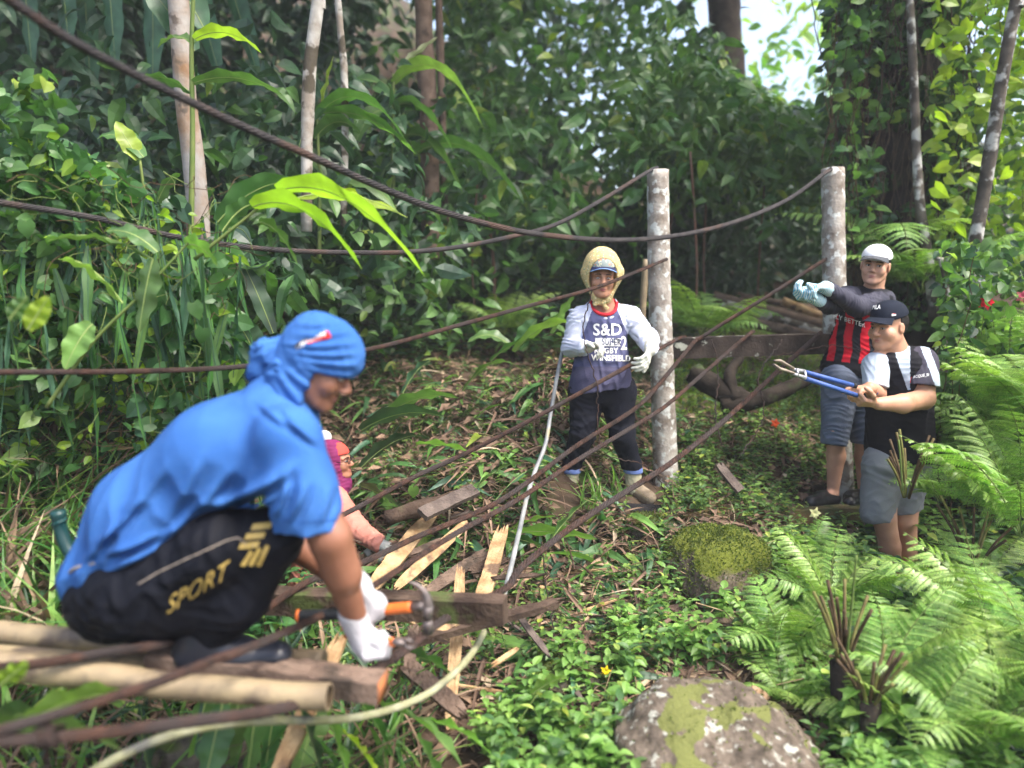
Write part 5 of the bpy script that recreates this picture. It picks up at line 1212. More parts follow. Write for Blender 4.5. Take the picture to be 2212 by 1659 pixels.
# ---- humid air under the trees
g = Geo(); x0, x1, y0, y1, z0, z1 = -70, 70, -14, 90, -6, 34
g.add([(x0,y0,z0),(x1,y0,z0),(x1,y1,z0),(x0,y1,z0),(x0,y0,z1),(x1,y0,z1),(x1,y1,z1),(x0,y1,z1)], [(0,3,2,1),(4,5,6,7),(0,1,5,4),(1,2,6,5),(2,3,7,6),(3,0,4,7)])
hm = bpy.data.materials.new('humid air'); hm.use_nodes = True; n_ = hm.node_tree; n_.nodes.clear()
vp = n_.nodes.new('ShaderNodeVolumePrincipled'); vp.inputs['Density'].default_value = .0028; vp.inputs['Color'].default_value = (.93, .96, 1, 1)
n_.links.new(vp.outputs[0], n_.nodes.new('ShaderNodeOutputMaterial').inputs['Volume'])
tag(g.build('haze', hm, smooth=False), 'thin humid haze hanging in the clearing air', 'haze', kind='stuff')
# ================================================================== PEOPLE
skin_w = mat('weathered skin', (.38, .18, .105), (.45, .225, .14), 18, .5, .08, 90)
skin_l = mat('light skin', (.56, .31, .21), (.48, .25, .165), 14, .5, .06, 90)
skin_t = mat('tanned skin', (.53, .285, .185), (.45, .23, .145), 14, .48, .06, 90)
skin_b = mat('dark tanned skin', (.20, .085, .05), (.26, .115, .07), 12, .5, .08, 90)
hairm = mat('black hair', (.012, .01, .009), rough=.6, bump=.4, bscale=200)

def person(label, foot, group=None):
    return empty('person', foot, label, 'person', group)

def bodybox(pts, pad=.2):
    P = np.array([list(p) for p in pts]); return P.min(0) - pad, P.max(0) + pad

# ---------- woman in front of the left post
def build_woman():
    W = lambda u, v, d=0: ivec(at(u, v, 4.6 + d))
    root = person('woman in yellow headscarf and grey-sleeved navy raglan shirt beside the left post', Vector(W(1300, 1085)))
    X = (1, 0, 0)
    hd = Head(W(1301, 598, -.03), (-.04, -1, -.10), (.03, 0, 1), .98)
    S = Sdf(W(1190, 1110, -.4), W(1450, 520, .3), .0048)
    lo = np.minimum(W(1190, 1110, -.4), W(1190, 1110, .3)); hi = np.maximum(W(1450, 520, -.4), W(1450, 520, .3))
    S = Sdf(np.minimum(lo, hi) - .02, np.maximum(lo, hi) + .02, .0048)
    S.cap(W(1303, 625), W(1306, 668, .01), .052, .06, .02)
    S.cap(W(1272, 678, .02), W(1342, 678, .02), .06, .06, .03)
    S.cap(W(1304, 700, .01), W(1300, 815, .01), .09, .09, .03, side=X, sc_=1.25)
    S.chain([W(1250, 685, .01), W(1234, 748, 0), W(1264, 750, -.17)], [.05, .042, .028], .015)
    S.chain([W(1364, 685, .01), W(1398, 732, -.02), W(1404, 752, -.2)], [.05, .042, .028], .015)
    S.cap(W(1264, 750, -.17), W(1274, 749, -.20), .02, .016, .01)
    S.cap(W(1404, 752, -.2), W(1402, 760, -.22), .018, .014, .01)
    S.chain([W(1270, 850, .02), W(1258, 940, -.05), W(1236, 1000, 0), W(1234, 1045, .0)], [.07, .05, .04, .038], .02)
    S.chain([W(1334, 850, .02), W(1344, 938, -.05), W(1365, 1004, 0), W(1369, 1050, .0)], [.07, .05, .04, .038], .02)
    hd.build(S, ears=False)
    sdf_obj('body', S, skin_w, root)
    hd.parts(root, look=(0, -1), half=.42, lip=(.30, .09, .085))
    # shirt: navy body, pale grey raglan sleeves
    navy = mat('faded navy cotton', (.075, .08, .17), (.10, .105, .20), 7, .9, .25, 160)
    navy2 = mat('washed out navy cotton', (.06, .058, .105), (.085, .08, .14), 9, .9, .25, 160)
    pale = mat('pale grey cotton', (.52, .55, .68), (.60, .63, .74), 6, .9, .25, 160)
    B = Sdf(lo, hi, .0048)
    B.cap(W(1300, 698, .01), W(1298, 835, .01), .112, .142, .04, side=X, sc_=1.28)
    B.cap(W(1262, 690, .015), W(1352, 690, .015), .072, .072, .04)
    B.cap(W(1302, 672, .02), W(1302, 710, .0), .09, .10, .03, side=X, sc_=1.25)
    B.cap(W(1298, 820, .01), W(1296, 870, .01), .145, .158, .02, side=X, sc_=1.27)
    B.ell(W(1304, 640, -.02), (.082, .11, .150), None, .004, 's')
    B.cut(W(1296, 840), (.13, 0, -1))
    f1 = folds(.009, 30, 3, (.3, 0, 1)); B.disp(f1)
    def cl(c):
        u, v = px_of(c); n = len(c)
        arm_l = u < 1266 - (v - 680) * .22 + np.maximum(0, 700 - v) * .42
        m = np.zeros(n, int)
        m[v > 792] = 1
        m[(u < 1283 - (v - 660) * .38) & (v < 760)] = 2
        m[(u > 1330 + (v - 660) * .42) & (v < 760)] = 2
        return m
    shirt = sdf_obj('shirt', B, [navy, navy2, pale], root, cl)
    for sh, el, wr, sd_ in (((1252, 688, .01), (1235, 750, 0), (1262, 750, -.165), 5), ((1362, 688, .01), (1400, 734, -.02), (1405, 752, -.18), 9)):
        A = Sdf(lo, hi, .0048)
        A.cap(W(sh[0] + (14 if sh[0] < 1300 else -16), 682, .01), W(*sh), .066, .07, .02); A.chain([W(*sh), W(*el), W(*wr)], [.07, .062, .044], .02); A.disp(folds(.011, 48, sd_, (0, .4, 1)))
        sdf_obj('sleeve', A, pale, root)
    def ring(name, c, rx, ry, drop, rad, m):
        g = Geo(); c = ivec(c); P = [c + np.array((rx * math.cos(t), ry * math.sin(t), drop * math.sin(t) * (1 if math.sin(t) < 0 else .4))) for t in np.linspace(0, 2 * np.pi, 40)]
        tube(g, P, rad, 8, caps=False); g.build(name, m, root)
    ring('collar', W(1304, 664, .0), .092, .092, .062, .009, pale)
    ring('undershirt_collar', W(1304, 655, -.008), .078, .086, .064, .0105, mat('red rib knit', (.55, .03, .045), rough=.85))
    dark = mat('black trouser cloth', (.005, .006, .011), (.011, .012, .019), 10, .85, .3, 140)
    Pn = Sdf(lo, hi, .0048)
    Pn.cap(W(1268, 845, .02), W(1334, 845, .02), .118, .118, .04)
    Pn.chain([W(1268, 860, .02), W(1258, 940, -.05), W(1236, 1000, 0), W(1234, 1012, 0)], [.108, .076, .058, .056], .02)
    Pn.chain([W(1334, 860, .02), W(1344, 938, -.05), W(1364, 1004, 0), W(1366, 1012, 0)], [.106, .076, .06, .058], .02)
    Pn.cut(W(1300, 1013), (0, 0, -1)); Pn.disp(folds(.008, 42, 12, (.2, 0, 1)))
    sdf_obj('trousers', Pn, dark, root)
    den = mat('blue denim cuff', (.10, .15, .36), (.16, .22, .46), 30, .9)
    sock = mat('pale canvas gaiter', (.42, .40, .28), (.30, .28, .19), 12, .9, .4, 80)
    boot = mat('muddy dark boot', (.05, .045, .04), (.16, .13, .10), 14, .75, .4, 50)
    for (ax, av, tx, tv, ty) in ((1234, 1012, 1222, 1078, -.12), (1367, 1012, 1402, 1082, -.08)):
        g = Sdf(lo, hi, .0048); g.cap(W(ax, av + 1, 0), W(ax + 1, av + 7, 0), .060, .058, .005); g.cut(W(ax, av + 9), (0, 0, -1)); g.cut(W(ax, av - 4), (0, 0, 1))
        sdf_obj('cuff', g, den, root)
        g = Sdf(lo - .05, hi + .02, .0048)
        g.chain([W(ax, av), W(ax + (2 if ax > 1300 else -2), av + 42, 0)], [.050, .047], .01); g.disp(folds(.006, 90, 4))
        sdf_obj('gaiter', g, sock, root)
        g = Sdf(lo - .12, hi + .02, .0048)
        hx = ax + (2 if ax > 1300 else -2)
        g.cap(W(hx, av + 44, .03), W(tx, tv - 6, ty), .052, .045, .02); g.cap(W(hx, av + 36, .02), W(hx, av + 56, .02), .054, .05, .01)
        g.cut(W(tx, tv + 5), (0, 0, -1)); sdf_obj('boot', g, boot if ax < 1300 else mat('muddy pale boot', (.26, .21, .15), (.13, .10, .07), 14, .8, .4, 50), root)
    # gloves
    gl = mat('off-white knit glove', (.62, .62, .55), (.50, .49, .42), 14, .95, .4, 220)
    G = Sdf(lo - .05, hi, .0040)
    wv = W(1262, 750, -.165); hand(G, W(1268, 750, -.185), W(1300, 744, -.24) - wv, (-.25, -.35, -.9), (.75, .85, .95, 1.0), -1, 1.0, .0112, tcurl=.7)
    G.cap(W(1258, 750, -.155), W(1272, 750, -.19), .036, .034, .01); sdf_obj('glove', G, gl, root)
    G = Sdf(lo - .05, hi + .03, .0040)
    hand(G, W(1405, 752, -.19), W(1396, 780, -.26) - W(1405, 752, -.19), (-.9, .3, -.2), (.4, .5, .6, .6), 1, 1.0, .0112, tcurl=.4)
    G.cap(W(1405, 745, -.17), W(1404, 756, -.2), .038, .035, .01); sdf_obj('glove', G, gl, root)
    # cap under the scarf
    flor = florals('floral grey cloth', (.20, .24, .23), (.55, .16, .08), (.62, .60, .40), 45)
    flor_y = florals('yellow patterned scarf', (.50, .38, .17), (.68, .60, .36), (.22, .26, .14), 60)
    C = Sdf(lo, hi + .05, .0045)
    C.ell(hd.p(0, -.004, .055), (.080, .100, .080), hd.M, .01); C.cut(hd.p(0, .05, .060), -hd.u - .15 * hd.f, .004)
    sdf_obj('cap', C, flor, root)
    brim(root, hd, .086, .070, .040, mat('navy cap brim', (.02, .025, .07), rough=.7), mat('light blue brim edge', (.25, .40, .72), rough=.7))
    H = Sdf(lo - .02, hi + .05, .0045)
    H.ell(hd.p(.004, -.028, .035), (.116, .115, .140), hd.M, .02)
    H.cap(hd.p(-.095, .0, .03), hd.p(-.03, .04, -.13), .032, .028, .03); H.cap(hd.p(.095, .0, .02), hd.p(.03, .04, -.13), .030, .028, .03)
    H.ell(hd.p(0, .085, -.002), (.084, .135, .112), hd.M, .010, 's')
    H.disp(folds(.004, 40, 21, (0, .3, 1)))
    hood = sdf_obj('headscarf', H, flor_y, root)
    K = Sdf(lo, hi, .004)
    K.ell(hd.p(0, .055, -.145), (.030, .020, .018), hd.M, .01); K.cap(hd.p(0, .06, -.145), hd.p(-.028, .065, -.178), .010, .016, .01); K.cap(hd.p(0, .06, -.145), hd.p(.04, .065, -.155), .010, .014, .01)
    K.disp(folds(.006, 120, 5)); kn = sdf_obj('knot', K, flor_y, root); kn.parent = hood
    # writing on the chest
    wt = mat('white print', (.78, .78, .76), rough=.8)
    text_px('letters', 'S&D', (1312, 724), (33, 0), (0, -36), shirt, wt, root, xs=1.0, bold=.018)
    text_px('letters', 'SUPER', (1320, 745), (15.5, .3), (0, -20), shirt, mat('navy print', (.05, .055, .12)), root, .0055, xs=.95, bold=.01)
    patch_px('badge', [(1286, 730), (1340, 731), (1340, 748), (1286, 747)], shirt, wt, root, 8, 3, .003)
    text_px('letters', '2', (1347, 755), (26, 0), (0, -42), shirt, wt, root, bold=.02)
    text_px('letters', 'RUGBY', (1309, 763), (17, 0), (0, -17), shirt, wt, root, xs=.9, bold=.02)
    text_px('letters', 'WINSFIELD', (1320, 779), (18, .5), (0, -17), shirt, wt, root, xs=.9, bold=.03)
    return root

def florals(name, base, c2, c3, s):
    if name in MATS: return MATS[name]
    m, n, b = nm(name); L = n.links.new
    tc = n.nodes.new('ShaderNodeTexCoord'); v = n.nodes.new('ShaderNodeTexVoronoi'); v.inputs['Scale'].default_value = s
    L(tc.outputs['Object'], v.inputs['Vector'])
    r = n.nodes.new('ShaderNodeValToRGB'); r.color_ramp.interpolation = 'CONSTANT'
    r.color_ramp.elements[0].color = (*c2, 1); r.color_ramp.elements[1].position = .28; r.color_ramp.elements[1].color = (*base, 1)
    L(v.outputs['Distance'], r.inputs[0])
    v2 = n.nodes.new('ShaderNodeTexNoise'); v2.inputs['Scale'].default_value = s * .8; v2.inputs['Distortion'].default_value = 2; L(tc.outputs['Object'], v2.inputs['Vector'])
    r2 = n.nodes.new('ShaderNodeValToRGB'); r2.color_ramp.elements[0].position = .58; r2.color_ramp.elements[1].position = .62; L(v2.outputs['Fac'], r2.inputs[0])
    mx = n.nodes.new('ShaderNodeMix'); mx.data_type = 'RGBA'; L(r2.outputs[0], mx.inputs[0]); L(r.outputs[0], mx.inputs[6]); mx.inputs[7].default_value = (*c3, 1)
    L(mx.outputs[2], b.inputs['Base Color']); b.inputs['Roughness'].default_value = .85
    return m

def brim(root, hd, rad, up, length, m, medge=None, drop=.25, width=.078):
    """curved cap brim in front of the head"""
    nu, nv = 22, 8; V = []; Qs = []
    for s in (0, 1):
        for i in range(nu + 1):
            a = (i / nu - .5) * R(126)
            for j in range(nv + 1):
                t = j / nv; rr = rad + length * t * max(0, math.cos(a * 1.12)) ** .75
                x = math.sin(a) * (width + .010 * t); f = .012 + math.cos(a) * rad * .9 + (rr - rad)
                z = up - drop * (rr - rad) - .30 * x * x / width * (.4 + t * .9) - s * .0035
                V.append(hd.p(x, f, z))
        o = s * (nu + 1) * (nv + 1)
        for i in range(nu):
            for j in range(nv):
                q = [o + i * (nv + 1) + j, o + (i + 1) * (nv + 1) + j, o + (i + 1) * (nv + 1) + j + 1, o + i * (nv + 1) + j + 1]
                Qs.append(q if s else q[::-1])
    g = Geo(); g.add(V, Qs)
    n1 = (nu + 1) * (nv + 1)
    rim = [i * (nv + 1) + nv for i in range(nu + 1)]
    g.Q.append(np.array([(rim[i], rim[i + 1], rim[i + 1] + n1, rim[i] + n1) for i in range(nu)])); g.qm.append(np.zeros(nu))
    ob = g.build('brim', m, root)
    if medge:
        g = Geo(); tube(g, [V[i] for i in rim], .0028, 6); e = g.build('brim_edge', medge, root); e.parent = ob; 
    return ob

# ---------- man in the striped football jersey
def build_striped():
    W = lambda u, v, d=0: ivec(at(u, v, 4.9 + d))
    root = person('man in white cap, striped jersey and denim shorts, gloved hands held out', Vector(W(1800, 1095)))
    a = [W(1700, 500, -.75), W(1960, 500, -.75), W(1700, 1130, -.7), W(1960, 1130, .4), W(1700, 500, .4), W(1960, 500, .4)]
    lo, hi = np.min(a, 0), np.max(a, 0)
    hd = Head(W(1891, 573, -.02), (-.52, -.84, -.04), (.12, 0, 1), 1.0)
    tf, tr, tu = ortho((-.5, -.86, 0))
    S = Sdf(lo, hi, .005)
    S.cap(W(1893, 598, .02), W(1886, 625, .04), .056, .062, .02); hd.build(S, fat=.004)
    S.cap(W(1840, 640, .0), W(1908, 645, .05), .06, .06, .03)
    S.cap(W(1874, 660, .03), W(1838, 790, .03), .095, .095, .03, side=tr, sc_=1.25)
    S.chain([W(1835, 640, -.02), W(1795, 655, -.25), W(1762, 646, -.42)], [.05, .042, .03], .015)
    S.chain([W(1912, 645, .04), W(1850, 662, -.25), W(1790, 624, -.45)], [.05, .042, .03], .015)
    S.cap(W(1790, 624, -.45), W(1775, 618, -.47), .018, .014); S.cap(W(1762, 646, -.42), W(1750, 641, -.43), .018, .014)
    S.chain([W(1812, 830, .0), W(1803, 930, -.04), W(1806, 985, .02), W(1799, 1062, .04)], [.075, .056, .058, .036], .02)
    S.chain([W(1858, 830, .06), W(1866, 930, .06), W(1866, 985, .1), W(1866, 1062, .12)], [.075, .056, .058, .036], .02)
    S.cap(W(1799, 1066, .04), W(1765, 1082, -.08), .036, .03, .02)
    sdf_obj('body', S, skin_l, root)
    hd.parts(root, look=(-.6, 0), lip=(.42, .17, .14), half=.55)
    hr = Sdf(lo, hi, .005); hr.ell(hd.p(0, -.03, .025), np.array((.082, .088, .085)), hd.M, .01); hr.cut(hd.p(0, .03, 0), hd.f + .2 * hd.u); hr.cut(hd.p(0, 0, -.02), -hd.u)
    sdf_obj('hair', hr, hairm, root)
    white = mat('white cap cloth', (.80, .80, .82), rough=.85, bump=.1, bscale=150)
    lgrey = mat('light grey mesh cloth', (.52, .55, .62), rough=.85)
    C = Sdf(lo, hi + .05, .0045); C.ell(hd.p(0, -.012, .05), (.090, .109, .082), hd.M, .01); C.cut(hd.p(0, .05, .036), -hd.u - .18 * hd.f)
    cap_ = sdf_obj('cap', C, [white, lgrey], root, lambda c: (((c - hd.p(0, -.035, 0)) @ hd.f) < 0).astype(int))
    text_px('emblem', '◇', (1899, 537), (9, 0), (0, -12), cap_, mat('dark print', (.05, .05, .05)), root)
    br = brim(root, hd, .092, .060, .08, mat('grey brim', (.07, .075, .085), rough=.8), drop=.16, width=.082)
    # jersey
    blk = mat('black jersey cloth', (.008, .008, .012), (.014, .014, .019), 8, .7, .15, 150)
    red = mat('red jersey cloth', (.62, .012, .03), (.52, .01, .025), 8, .65, .15, 150)
    J = Sdf(lo, hi, .005)
    J.cap(W(1872, 660, .03), W(1838, 795, .03), .122, .135, .04, side=tr, sc_=1.28)
    J.cap(W(1840, 645, .0), W(1905, 648, .05), .074, .074, .04)
    J.cap(W(1834, 795, .03), W(1832, 830, .03), .135, .138, .03, side=tr, sc_=1.28)
    J.ell(W(1886, 598, .01), (.082, .085, .085), None, .004, 's'); J.cut(W(1836, 808), (-.05, 0, -1))
    J.disp(folds(.008, 34, 31, (.6, 0, 1)))
    def cl(c):
        d = (c - W(1836, 780, 0)); s = d @ tr; fz = d @ tf; u, v = px_of(c)
        z = np.sin(s * 2 * np.pi / .098 + .9 + .25 * np.sin(v * .11))
        return ((z > .0) & (fz > -.02) & (v > 672) & (v < 788 - .10 * (1880 - u))).astype(int)
    jer = sdf_obj('jersey', J, [blk, red], root, cl)
    grey = mat('dark grey long sleeve', (.035, .036, .055), (.055, .055, .075), 8, .75, .2, 150)
    for pts, sd_ in (([W(1834, 642, -.02), W(1795, 656, -.25), W(1768, 648, -.40)], 1), ([W(1908, 650, .03), W(1852, 663, -.25), W(1793, 626, -.44)], 2)):
        A = Sdf(lo, hi, .005); A.chain(pts, [.074, .060, .042], .03); A.disp(folds(.008, 60, sd_, (1, 0, .2))); sdf_obj('sleeve', A, grey, root)
    kn = knit('striped knit glove', (.60, .68, .68), (.10, .38, .52), 95)
    G = Sdf(lo, hi, .0042); hand(G, W(1786, 622, -.455), (-.92, -.35, .12), (-.15, .1, -1), (.85, .9, .95, .9), -1, 1.1, .0118, tcurl=.5)
    G.cap(W(1792, 626, -.44), W(1783, 621, -.46), .040, .038, .01); sdf_obj('glove', G, kn, root)
    G = Sdf(lo, hi, .0042); hand(G, W(1762, 645, -.42), (-.95, -.2, .1), (.1, .3, .9), (.75, .8, .8, .8), -1, 1.08, .0118, tcurl=.6)
    G.cap(W(1770, 649, -.40), W(1760, 644, -.42), .040, .038, .01); sdf_obj('glove', G, kn, root)
    # denim shorts
    dn = mat('faded denim', (.085, .105, .155), (.14, .165, .225), 6, .9, .4, 260)
    D = Sdf(lo, hi, .005)
    D.cap(W(1818, 818, .0), W(1856, 818, .06), .125, .125, .05)
    D.chain([W(1814, 840, .0), W(1803, 950, -.02)], [.115, .085], .03); D.chain([W(1858, 840, .06), W(1867, 960, .06)], [.112, .083], .03)
    D.cut(W(1830, 959), (-.06, 0, -1)); D.disp(folds(.008, 40, 6, (.2, .2, 1))); sh = sdf_obj('denim_shorts', D, dn, root)
    clog = mat('black rubber clog', (.014, .014, .016), rough=.35)
    for (hx, hv, hdv, tx, tv, td) in ((1799, 1082, .05, 1752, 1090, -.12), (1866, 1080, .12, 1835, 1090, -.02)):
        K = Sdf(lo, hi, .005); K.cap(W(hx, hv - 5, hdv), W(tx, tv - 4, td), .052, .044, .02); K.cap(W(hx - 10, hv - 9, hdv - .02), W(hx - 28, hv - 5, hdv - .08), .046, .05, .02)
        K.ell(W(hx + 3, hv - 24, hdv + .01), (.045, .05, .045), None, .01, 's'); K.cut(W(tx, tv + 6), (0, 0, -1)); sdf_obj('clog', K, clog, root)
    wt = mat('white print', (.78, .78, .76), rough=.8)
    text_px('letters', 'Emirates', (1848, 674), (21, 2.5), (0, -22), jer, wt, root, xs=.92, bold=.02)
    text_px('letters', 'FLY BETTER', (1834, 697), (15.5, 4.6), (.8, -14), jer, wt, root, xs=.82, bold=.01)
    return root

def knit(name, c1, c2, s):
    m, n, b = nm(name); L = n.links.new
    tc = n.nodes.new('ShaderNodeTexCoord'); wv = n.nodes.new('ShaderNodeTexWave'); wv.bands_direction = 'X'
    wv.inputs['Scale'].default_value = s * .35; wv.inputs['Distortion'].default_value = 2.5; wv.inputs['Detail'].default_value = 2
    L(tc.outputs['Object'], wv.inputs['Vector'])
    r = n.nodes.new('ShaderNodeValToRGB'); r.color_ramp.elements[0].color = (*c2, 1); r.color_ramp.elements[1].color = (*c1, 1)
    r.color_ramp.elements[0].position = .2; r.color_ramp.elements[1].position = .55
    L(wv.outputs['Fac'], r.inputs[0]); L(r.outputs[0], b.inputs['Base Color']); b.inputs['Roughness'].default_value = .95
    bp = n.nodes.new('ShaderNodeBump'); bp.inputs['Strength'].default_value = .25; bp.inputs['Distance'].default_value = .003
    L(wv.outputs['Fac'], bp.inputs['Height']); L(bp.outputs[0], b.inputs['Normal'])
    return m

# ---------- man with the bolt cutter
def build_cutter_man():
    W = lambda u, v, d=0: ivec(at(u, v, 4.45 + d))
    root = person('man in navy cap and black shirt holding the blue bolt cutter', Vector(W(1945, 1275)))
    a = [W(1810, 620, -.5), W(2080, 620, -.5), W(1810, 1310, -.5), W(2080, 1310, .35), W(1810, 620, .35), W(2080, 620, .35)]
    lo, hi = np.min(a, 0), np.max(a, 0)
    hd = Head(W(1918, 705, -.02), (-.88, -.46, -.10), (-.02, 0, 1), 1.06)
    tf, tr, tu = ortho((-.66, -.75, 0))
    S = Sdf(lo, hi, .005)
    hd.build(S, fat=.012)
    S.cap(hd.p(0, -.02, -.07), W(1935, 762, .02), .068, .075, .025); S.cap(hd.p(0, .045, -.085), W(1928, 752, .0), .035, .05, .03)
    S.cap(W(1893, 785, -.02), W(1990, 785, .03), .07, .07, .03)
    S.cap(W(1940, 800, .02), W(1943, 960, .02), .11, .12, .03, side=tr, sc_=1.15)
    S.chain([W(1996, 790, -.04), W(1996, 862, -.16), W(1950, 872, -.30), W(1897, 872, -.36)], [.065, .057, .052, .034], .02)
    S.chain([W(1888, 790, -.03), W(1893, 850, -.12), W(1878, 838, -.33)], [.06, .05, .034], .02)
    S.chain([W(1908, 1010, .02), W(1910, 1120, -.03), W(1922, 1180, 0), W(1936, 1262, .03)], [.09, .066, .06, .038], .02)
    S.chain([W(1962, 1010, .06), W(1955, 1125, .04), W(1958, 1180, .1), W(1968, 1262, .12)], [.10, .066, .06, .038], .02)
    S.cap(W(1936, 1268, .03), W(1915, 1282, -.12), .036, .028, .02); S.cap(W(1968, 1268, .12), W(1950, 1280, -.0), .036, .028, .02)
    # bare hands closed on the grips
    hand(S, W(1893, 872, -.365), (-.95, -.18, .10), (-.05, .55, .85), (.95, 1.0, 1.05, 1.05), -1, 1.02, .0105, tcurl=.85)
    hand(S, W(1880, 838, -.33), (-.93, -.32, -.06), (-.05, .25, -.95), (.9, 1.0, 1.05, 1.05), -1, 1.0, .0105, tcurl=.8)
    sdf_obj('body', S, skin_t, root)
    hd.parts(root, look=(-.4, -.2), lip=(.38, .14, .11), half=.5)
    hr = Sdf(lo, hi, .005); hr.ell(hd.p(0, -.03, .02), np.array((.084, .09, .088)) * 1.06, hd.M, .01); hr.cut(hd.p(0, .0, 0), hd.f + .1 * hd.u); hr.cut(hd.p(0, 0, -.045), -hd.u + .3 * hd.f)
    hr.ell(hd.p(0, .0, -.02), (.11, .028, .03), hd.M, .005, 's'); sdf_obj('hair', hr, hairm, root)
    nv = mat('dark navy cap cloth', (.008, .011, .020), (.012, .016, .028), 20, .85, .15, 160)
    C = Sdf(lo, hi + .05, .0045); C.ell(hd.p(0, -.012, .054), np.array((.091, .110, .090)) * 1.05, hd.M, .01)
    C.cap(hd.p(0, -.10, .02), hd.p(0, -.085, -.005), .03, .03, .02, side=hd.r, sc_=1.6)
    C.cut(hd.p(0, .05, .042), -hd.u - .16 * hd.f); C.ell(hd.p(.0, -.11, -.02), (.03, .03, .02), hd.M, .005, 's')
    cap_ = sdf_obj('cap', C, nv, root)
    brim(root, hd, .100, .062, .075, nv, drop=.12, width=.088)
    wt = mat('white print', (.78, .78, .76), rough=.8)
    text_px('letters', 'FILA', (1893, 668), (9, -.5), (2, -12), cap_, wt, root, xs=1, bold=.03)
    em = patch_px('emblem', [(1926, 683), (1926, 678), (1935, 679), (1935, 681.5)], cap_, wt, root, 4, 2)
    if em: e2 = patch_px('emblem', [(1928, 677.2), (1934, 677.6), (1935, 678.9), (1927.5, 678)], cap_, mat('red print', (.6, .03, .02)), root, 4, 2)
    black = mat('black sports cloth', (.005, .005, .008), (.009, .009, .013), 8, .8, .2, 150)
    char = mat('charcoal sports cloth', (.045, .042, .06), (.06, .055, .075), 8, .8, .2, 150)
    pl = mat('pale blue cloth panel', (.36, .42, .50), (.43, .49, .57), 8, .85, .2, 150)
    T = Sdf(lo, hi, .005)
    T.cap(W(1942, 800, .02), W(1943, 975, .02), .148, .165, .05, side=tr, sc_=1.18)
    T.cap(W(1897, 790, -.02), W(1985, 788, .03), .082, .082, .05)
    T.cap(W(1943, 960, .02), W(1944, 1020, .02), .165, .168, .02, side=tr, sc_=1.15)
    T.ell(W(1928, 734, -.02), (.082, .085, .080), None, .006, 's'); T.cut(W(1943, 992), (.02, 0, -1))
    T.disp(folds(.009, 28, 8, (.5, 0, 1)))
    def cl(c):
        u, v = px_of(c); m = np.zeros(len(c), int)
        m[(v < 843) & (u > 1933 + np.maximum(0, v - 762) * .34) & (u < 1966)] = 1; m[(v < 800) & (u > 1985 + (v - 740) * .38)] = 1
        m[(v < 850) & (u < 1880 + np.maximum(0, 780 - v))] = 1
        return m
    shirt = sdf_obj('shirt', T, [black, pl], root, cl)
    ns = W(1992, 780, -.02)
    A = Sdf(lo, hi, .005); A.chain([W(1988, 785, -.02), W(1994, 850, -.15)], [.093, .088], .03)
    A.cap(W(1955, 772, .0), W(1985, 785, -.02), .06, .088, .04)
    A.cut(W(1992, 833, -.12), (-.12, -.15, -1)); A.disp(folds(.005, 50, 3))
    def cl2(c):
        u, v = px_of(c); m = np.zeros(len(c), int)
        m[(u < 1966) & (v < 845)] = 1; m[(u > 1985 + (v - 740) * .38) & (u < 2003 + (v - 740) * .38)] = 1
        return m
    slv = sdf_obj('sleeve', A, [char, pl], root, cl2)
    A = Sdf(lo, hi, .005); A.chain([W(1892, 788, -.03), W(1892, 838, -.13)], [.078, .066], .02); A.cut(W(1890, 836, -.14), (-.1, -.3, -1)); A.disp(folds(.006, 50, 4)); sdf_obj('sleeve', A, pl, root)
    pip = mat('red piping', (.65, .05, .04), rough=.7)
    line_px('piping', [(1954, 758), (1962, 772), (1967, 790), (1969, 815), (1966, 842)], 1.6, slv, pip, root, .004)
    text_px('letters', 'ACQUE_BI', (1990, 815), (7.6, -1.2), (0, -8.5), slv, wt, root, xs=.9, bold=.01)
    shm = mat('grey jersey shorts', (.185, .19, .205), (.225, .23, .245), 8, .9, .25, 180)
    D = Sdf(lo, hi, .005)
    D.cap(W(1912, 1000, .0), W(1962, 1000, .05), .128, .128, .05)
    D.chain([W(1908, 1020, .0), W(1894, 1105, -.02)], [.118, .098], .03); D.chain([W(1960, 1020, .05), W(1950, 1115, .04)], [.118, .1], .03)
    D.cut(W(1920, 1114), (.22, 0, -1)); D.disp(folds(.008, 34, 9, (.3, .2, 1))); sdf_obj('shorts', D, shm, root)
    return root

